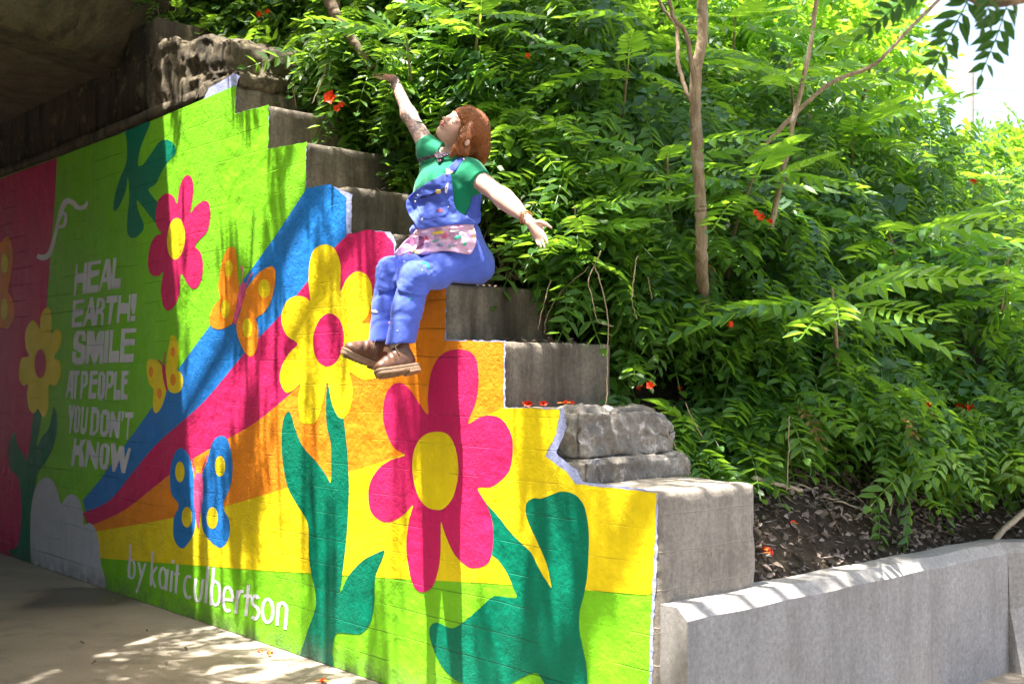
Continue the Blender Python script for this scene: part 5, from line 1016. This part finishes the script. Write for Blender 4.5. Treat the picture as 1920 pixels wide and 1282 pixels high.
def cloth(name, col, weave=420, spots=(), bump=.25, var=.1, rough=.85):
    s = NT(name); c = s.mix(1.0, (*col, 1), s.ramp(s.noise(14, 4), [(.3, 1 - var), (.7, 1 + var)]), 'MULTIPLY')
    c = s.mix(s.ramp(s.noise(300, 2), [(.3, .12), (.7, 0)]), c, tuple(min(1, x * 1.6 + .03) for x in col))
    for i, (sc_, lo_, hi_, cc_) in enumerate(spots): c = s.mix(s.ramp(s.noise(sc_, 3, .6, vec=s.map(loc=(i * 3.7, i * 1.9, i * 5.1))), [(lo_, 0), (hi_, .9)]), c, cc_)
    h = s.math('ADD', s.math('MULTIPLY', s.noise(weave, 2), .3), s.noise(38, 4)); s.bsdf(c, rough, s.bump(h, bump, .006), .25, Sheen_Weight=.15); return s.m
M['shirt'] = cloth('green_jersey', srgb(0, 118, 84), bump=.2)
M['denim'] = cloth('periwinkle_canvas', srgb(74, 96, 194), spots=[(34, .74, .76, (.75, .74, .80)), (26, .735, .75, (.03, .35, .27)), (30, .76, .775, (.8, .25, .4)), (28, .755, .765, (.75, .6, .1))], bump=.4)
M['denim_in'] = cloth('blue_canvas_shade_side', srgb(62, 80, 176), bump=.4)  # darker copy of the canvas, shade put into its colour
M['apron'] = cloth('pink_stained_apron', srgb(214, 172, 205), spots=[(9, .56, .68, (.40, .15, .30)), (13, .64, .67, (.80, .50, .10)), (15, .665, .685, (.02, .32, .20)), (16, .66, .69, (.75, .12, .22)), (11, .62, .70, (.85, .80, .82)), (12, .66, .72, (.22, .26, .40))], bump=.5)
mesh_obj('shirt', V, Q, M['shirt'], person, True)
# ---- overalls: seat, legs and baggy waist
O = SDF(LO, HI, .0055)
O.ell(H0 + pZ * .025 + pL * .0, BA, (.162, .205, .130), .03); O.ell(H0 + pZ * .10 + pF * .02, BA, (.170, .200, .13), .05); O.ell(waist + pF * .015 - pZ * .02, BA, (.170, .192, .06), .05)
O.ell(H0 + pL * .08 - pF * .05 - pZ * .005, BA, (.14, .125, .11), .05)
for hip, kn, an in ((hipL, kneeL, ankL), (hipR, kneeR, ankR)):
    O.chain([hip, hip * .45 + kn * .55, kn], [.095, .086, .075], .03); hem = an + (kn - an) * .06; O.chain([kn, kn * .5 + hem * .5, hem - pZ * .03], [.080, .073, .072], .025)
def folds(P):
    rg = np.stack([P[:, 0] * 9, P[:, 1] * 9, P[:, 2] * 15], -1); r = .0060 * (np.abs(vnoise(rg + 3 * vnoise(P * 7)[:, None])) - .3) + .0015 * fbm(np.stack([P[:, 0] * 16, P[:, 1] * 16, P[:, 2] * 22], -1), 3)
    for kn, hip in ((kneeL, hipL), (kneeR, hipR)):
        d = np.linalg.norm(P - kn, axis=1); w = np.exp(-(d / .11) ** 2); r = r + w * .0026 * np.sin((P - kn) @ (pZ * 170 + pF * 120) + 3.0 * vnoise(P * 16))
        d2 = np.linalg.norm(P - hip - pF * .05, axis=1); r = r + np.exp(-(d2 / .12) ** 2) * .0028 * np.sin((P - hip) @ (pF * 90 + pZ * 60) + 2 * vnoise(P * 14))
    for an in (ankL, ankR): r = r * smooth01((np.linalg.norm(P - an, axis=1) - .05) / .10)
    return r
O.ripple(folds)
for an, kn in ((ankL, kneeL), (ankR, kneeR)):
    hem = an + (kn - an) * .055; R_ = O.sub(hem - np.array([.12, .12, .16]), hem + np.array([.12, .12, .0])); sl, P = R_; O.f[sl] = np.maximum(O.f[sl], (hem[2] - P[..., 2] + .10 * (P[..., 0] - hem[0])).astype(np.float32))
    O.cone(hem - pZ * .03, hem + pZ * .03, .050, .046, .003, 'cut')
seat_z = stepuz[5][1] + .004; R_ = O.sub(LO, (HI[0], HI[1], seat_z)); sl, P = R_; inb = ((P[..., :2] - P0[:2]) @ D2) > -.005; O.f[sl] = np.where(inb, np.maximum(O.f[sl], seat_z - P[..., 2]), O.f[sl])
V, Q = O.mesh(); V = relax(V, Q, 2, .4); ov = mesh_obj('overalls', V, Q, M['denim'], person, True)
# ---- cloth pieces draped over the figure
U_ = SDF(LO, HI, .0055); U_.f = np.minimum(T.f[:U_.n[0], :U_.n[1], :U_.n[2]], O.f) if T.f.shape == O.f.shape else O.f.copy()
if T.f.shape != O.f.shape: torso(U_, .006)
from mathutils.geometry import delaunay_2d_cdt
def drape(name, poly, mat, off, parent, step=3.0, thick=.004, wr=.0, seed=0, lift=None, smooth=6):
    poly = [np.array(p) for p in spline(poly, 4, True)]; n = len(poly); P2 = [Vector(p) for p in poly]; xs = np.array(poly); lo, hi = xs.min(0), xs.max(0)
    for x in np.arange(lo[0], hi[0], step):
        for y in np.arange(lo[1], hi[1], step): P2.append(Vector((x + random.uniform(-.3, .3), y + random.uniform(-.3, .3))))
    r = delaunay_2d_cdt(P2, [(i, (i + 1) % n) for i in range(n)], [], 1, 1e-4); pts = [np.array(p) for p in r[0]]; fs = r[2]; D = []
    Ys = np.arange(5.4, 6.5, .004)
    for p in pts:
        d = ray(*p); d = d / d[1]; L = np.array([0, 0, CAM_Z]) + Ys[:, None] * d; sd = U_.sample(L); h = np.where(sd < 0)[0]; D.append(Ys[h[0]] if len(h) else Ys[np.argmin(sd)])
    D = np.array(D); used = sorted({i for f in fs for i in f}); adj = {i: set() for i in used}
    for f in fs:
        for a, b in zip(f, f[1:] + f[:1]): adj[a].add(b); adj[b].add(a)
    for _ in range(smooth): D2_ = D.copy(); [D2_.__setitem__(i, .4 * D[i] + .6 * np.mean([D[j] for j in adj[i]])) for i in used]; D = np.minimum(D2_, D + .001)
    V = []
    for p, y in zip(pts, D):
        q = AD(p[0], p[1], y); o_ = off + (lift(p) if lift else 0) + wr * float(fbm(np.array([[p[0] * .06 + seed, p[1] * .11, seed]]), 2)[0]); V.append(AD(p[0], p[1], y - o_))
    o = mesh_obj(name, V, fs, mat, parent, True); m = o.modifiers.new('thickness', 'SOLIDIFY'); m.thickness = thick; m.offset = 0; return o
Zp = lambda p: Zm(740, 260, 4.578, p)
bib = drape('bib', Zp([(435, 298), (350, 345), (250, 400), (170, 455), (112, 515), (98, 580), (125, 655), (175, 725), (215, 775), (400, 750), (560, 735), (690, 735), (655, 690), (600, 662), (540, 622), (512, 560), (502, 470), (492, 380), (482, 318)]), M['denim'], .020, ov, wr=.010, seed=3, lift=lambda p: .012 * max(0, min(1, (p[1] - 330) / 60)))
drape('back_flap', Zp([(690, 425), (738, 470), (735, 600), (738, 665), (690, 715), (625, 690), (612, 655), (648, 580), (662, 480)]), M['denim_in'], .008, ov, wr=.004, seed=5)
drape('waistband', Zp([(560, 700), (640, 690), (700, 690), (735, 665), (728, 720), (660, 755), (560, 740)]), M['denim'], .016, ov, wr=.003)
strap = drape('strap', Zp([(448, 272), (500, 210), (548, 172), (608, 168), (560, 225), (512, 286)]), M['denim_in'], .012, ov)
drape('chest_pocket', Zp([(195, 500), (300, 470), (420, 425), (452, 420), (455, 560), (440, 660), (250, 690), (200, 600)]), M['denim'], .040, ov, wr=.006, seed=3)
M['patch'] = plain('tan_label', (.55, .42, .16), .8, .05, 60, .1); M['metal'] = plain('worn_brass', (.55, .48, .38), .35, .1, 60, .1, Metallic=.9); M['dark'] = plain('dark_zip', (.03, .03, .06), .6, .1, 60, .1)
drape('label_patch', Zp([(355, 440), (393, 440), (393, 470), (355, 470)]), M['patch'], .048, ov, step=2, thick=.002)
drape('zip', Zp([(215, 508), (300, 482), (420, 422), (447, 418), (440, 432), (330, 484), (220, 516)]), M['dark'], .046, ov, step=2, thick=.002)
def stud(p, r_, name, mat, off):
    y = 6.5
    for Y in np.arange(5.4, 6.5, .003):
        if float(U_.sample(AD(*p, Y)[None])[0]) < 0: y = Y; break
    c = AD(*p, y - off); vs, fs = tube([c, c - ray(*p) * .004], [r_, r_ * .8], 12); return mesh_obj(name, vs, fs, mat, ov, True)
for p in ((445, 306), (178, 543), (565, 680), (593, 182)): stud(Zp([p])[0], .0065, 'button', M['metal'], .05 if p[0] < 400 else .034)
drape('buckle', Zp([(440, 262), (470, 270), (505, 285), (470, 310), (445, 300)]), M['metal'], .026, ov, step=2, thick=.003)
apron = drape('apron', Zp([(0, 992), (45, 925), (150, 825), (215, 768), (400, 733), (640, 712), (688, 790), (700, 870), (685, 930), (648, 990), (580, 985), (420, 963), (250, 998), (130, 972), (40, 1008)]), M['apron'], .022, person, wr=.014, seed=9, thick=.004)
for (dx, sd) in ((0, 1), (30, 2)): drape('apron_fold', Zp([(150 + dx, 850), (175 + dx, 830), (185 + dx, 870), (150 + dx, 950), (120 + dx, 975), (130 + dx, 930)]), M['apron'], .036, apron, wr=.004, seed=sd)
# trouser details: knee patches with raised lower edge
for kn, poly in ((kneeL, [(748, 502), (768, 490), (795, 500), (806, 538), (797, 554), (770, 551), (746, 542)]), (kneeR, [(712, 505), (727, 492), (744, 495), (747, 520), (740, 541), (724, 546), (707, 541)])):
    drape('knee_patch', poly, M['denim'], .010, ov, wr=.003, thick=.005)
# dried paint on apron and trousers
PC = {k: plain('dried_' + k, c, .6, .08, 60, .1) for k, c in (('yellow', (.75, .52, .08)), ('green', (.02, .30, .20)), ('white', (.75, .73, .78)), ('plum', (.20, .06, .16)), ('red', (.60, .10, .16)), ('slate', (.25, .27, .40)), ('pink', (.70, .25, .42)))}
def blot(cx, cy, rx, ry, col, off, par, tilt=0.0, sd=0):
    r_ = random.Random(int(cx * 7 + cy)); pts = [(cx + (x - cx) * r_.uniform(.7, 1.25), cy + (y - cy) * r_.uniform(.7, 1.25)) for x, y in ell(cx, cy, rx, ry, tilt, 9)]
    drape('paint_blot', pts, PC[col], off, par, step=2.2, thick=.001, smooth=3)
for a_ in ((821, 436, 11, 3.5, 'yellow', -.1), (858, 445, 6.5, 4, 'green', -.5), (872, 457, 4, 3, 'green', -.4), (850, 433, 9, 2.5, 'white', -.1), (788, 453, 12, 9, 'plum', -.6), (799, 449, 4, 6, 'red', 0), (828, 457, 9, 3, 'slate', -.3), (815, 452, 6, 1.5, 'green', -.3), (868, 438, 7, 3, 'white', .1), (778, 463, 8, 4, 'plum', -.6), (846, 460, 8, 2.5, 'slate', -.2)):
    blot(*a_[:5], .030, apron, a_[5])
for a_ in ((702, 584, 6, 3.0, 'white', .2), (797, 494, 8, 2.2, 'green', .4), (803, 500, 5, 2, 'green', .8), (758, 490, 2, 1.6, 'white', 0), (783, 507, 3.5, 2, 'pink', .2), (721, 511, 2.4, 3.5, 'yellow', .2), (731, 606, 2.6, 2.2, 'pink', 0), (770, 560, 2.4, 2.4, 'green', 0), (768, 476, 3, 1.4, 'red', 0), (745, 620, 2, 1.4, 'slate', 0)): blot(*a_[:5], .0035, ov, a_[5])
for a_ in ((791, 411, 1.6, 2.6, 'white', .3), (826, 395, 7, 4, 'plum', .2), (840, 388, 2, 1.4, 'white', 0), (783, 366, 1.6, 1.6, 'white', 0), (838, 352, 3, 9, 'white', .2)): blot(*a_[:5], .046, ov, a_[5])
# ---- neckerchief
M['scarf'] = cloth('navy_printed_scarf', (.012, .012, .03), spots=[(120, .60, .64, (.55, .18, .22)), (130, .63, .66, (.7, .6, .5))], bump=.3)
sc_ = drape('neckerchief', [(784, 299), (796, 294), (812, 290), (822, 289), (823, 294), (812, 295), (797, 300), (786, 304)], M['scarf'], .014, person, step=2)
drape('knot', [(816, 287), (824, 285), (831, 289), (830, 296), (822, 298), (816, 294)], M['scarf'], .034, sc_, step=2, thick=.012)
drape('scarf_tail', [(828, 289), (836, 286), (845, 287), (840, 292), (831, 294)], M['scarf'], .040, sc_, step=2); drape('scarf_tail', [(820, 294), (827, 295), (826, 303), (821, 304)], M['scarf'], .026, sc_, step=2)
# ---- bracelet of copper links
br = empty('bracelet', wrL, None, None); br.parent = person; br.location = (0, 0, 0); br.matrix_parent_inverse = Matrix.Identity(4)
bpy.data.objects.remove(br); dW = (wrL - elL) / np.linalg.norm(wrL - elL); bc = AD(985.5, 407.5, 5.628); bx_ = np.cross(dW, pZ); bx_ /= np.linalg.norm(bx_); by_ = np.cross(dW, bx_); parts_ = []
for k in range(13):
    a = 2 * math.pi * k / 13; cc = bc + (bx_ * math.cos(a) + by_ * math.sin(a)) * .0305; tg = -bx_ * math.sin(a) + by_ * math.cos(a); nrm_ = dW if k % 2 else (bx_ * math.cos(a) + by_ * math.sin(a)) * .6 + dW * .8
    parts_.append(tube([cc + (tg * math.cos(b) * .010 + nrm_ * math.sin(b) * .0075) for b in np.linspace(0, 2 * math.pi, 11)], .0026, 5, False))
M['copper'] = plain('amber_copper', (.55, .22, .07), .25, .2, 90, .1, Metallic=.6); mesh_obj('bracelet', *join(parts_), M['copper'], person, True)
# ---- socks and boots
M['sock'] = cloth('cream_sock', (.55, .48, .38), bump=.4); M['leather'] = plain('brown_leather', (.105, .048, .026), .42, .25, 24, .25, .5); M['sole'] = plain('tan_sole', (.24, .155, .10), .7, .2, 30, .4); M['lace'] = plain('brown_lace', (.20, .11, .07), .8, .1, 60, .2)
for an, kn in ((ankL, kneeL), (ankR, kneeR)): mesh_obj('sock', *tube([an + (kn - an) * .16, an, an - pZ * .03], [.040, .039, .040], 14), M['sock'], person, True)
def boot(heel, fwd, up, s_):
    m = frames(np.array([fwd]), np.array([up]))[0]; tw = lambda P: heel + (np.asarray(P) * s_) @ m
    G_ = SDF((-.06, -.08, -.02), (.26, .08, .19), .004); X = [(1, 0, 0), (0, 1, 0), (0, 0, 1)]
    G_.ell((.020, 0, .050), X, (.056, .037, .056), .03); G_.ell((.10, .0, .035), X, (.085, .041, .045), .03); G_.ell((.180, .006, .030), X, (.055, .046, .040), .03)
    G_.cone((.05, 0, .10), (.145, .003, .055), .036, .034, .03); G_.cone((.030, 0, .06), (.020, 0, .140), .042, .046, .03)
    G_.plane((0, 0, .002), (0, 0, 1)); G_.plane((0, 0, .150), (.10, 0, -1)); G_.cone((.020, 0, .125), (.018, 0, .19), .036, .038, .004, 'cut')
    G_.ripple(lambda P: .0022 * fbm(P * 30, 2) + .0028 * np.sin(P[:, 0] * 150) * np.exp(-((P[:, 0] - .125) / .03) ** 2) * (P[:, 2] > .045))
    v, q = G_.mesh(); v = relax(v, q, 2, .4); b = mesh_obj('boot', tw(v), q, M['leather'], person, True)
    ol = spline([(-.040, 0), (-.030, -.033), (.03, -.039), (.10, -.042), (.175, -.046), (.225, -.030), (.240, .005), (.225, .038), (.175, .050), (.10, .044), (.03, .039), (-.030, .033)], 5, True); n = len(ol); rings = []
    for z, g in ((.012, -.003), (.010, .003), (.002, .004), (-.002, .0), (-.018, .0), (-.024, -.003)): rings += [(x * (1 + g * 4) if False else x + (.5 * g if x > .1 else -.5 * g), y * (1 + g * 14), z + (.006 if (.04 < x < .075 and z < -.01) else 0) + .010 * max(0, (x - .17) / .07)) for x, y in ol]
    fs = [(i * n + k, i * n + (k + 1) % n, (i + 1) * n + (k + 1) % n, (i + 1) * n + k) for i in range(5) for k in range(n)] + [tuple(range(n)), tuple(5 * n + k for k in range(n))[::-1]]
    sl_ = mesh_obj('sole', tw(rings), fs, M['sole'], b)
    hb = [(x, y) for x, y in ol if x < .055]; hv = [(x, y * .97, z) for z in (-.020, -.034) for x, y in hb]; k = len(hb); mesh_obj('heel', tw(hv), [(i, (i + 1) % k, k + (i + 1) % k, k + i) for i in range(k)] + [tuple(range(k)), tuple(range(k, 2 * k))[::-1]], M['sole'], b)
    lug = []
    for i in range(7):
        x = .085 + i * .020; lug.append(tube([(x, -.034, -.026), (x + .004, 0, -.026), (x, .036, -.026)], .0045, 4))
    vv, ff = join(lug); mesh_obj('tread', tw(vv), ff, M['sole'], b)
    lc = []
    for i in range(5):
        x = .062 + i * .018; z = .128 - i * .0155; lc.append(tube([tuple(c) for c in spline([(x - .010, -.028, z - .012), (x, 0, z + .010), (x + .010, .028, z - .012)], 4)], .0026, 5))
    for sd in (-1, 1): lc.append(tube([tuple(c) for c in spline([(.060, 0, .140), (.075, sd * .022, .150), (.085, sd * .042, .12), (.080, sd * .046, .07)], 5)], .0024, 5)); lc.append(tube([tuple(c) for c in spline([(.060, 0, .140), (.05, sd * .025, .165), (.08, sd * .04, .155), (.063, 0, .141)], 4)], .0022, 5))
    vv, ff = join(lc); mesh_obj('laces', tw(vv), ff, M['lace'], b, True)
def place_boot(an, fwd, up, s_=1.0):
    fwd = np.array(fwd, float); fwd /= np.linalg.norm(fwd); up = np.array(up, float); up = up - fwd * (up @ fwd); up /= np.linalg.norm(up); boot(an - up * .118 * s_ - fwd * .020 * s_, fwd, up, s_)
place_boot(ankR + np.array([.0, 0, .005]), (-.80, -.50, .34), (.25, .05, 1), .87); place_boot(ankL + np.array([.02, .0, -.005]), (-.78, -.60, -.16), (-.10, .42, 1), .87)
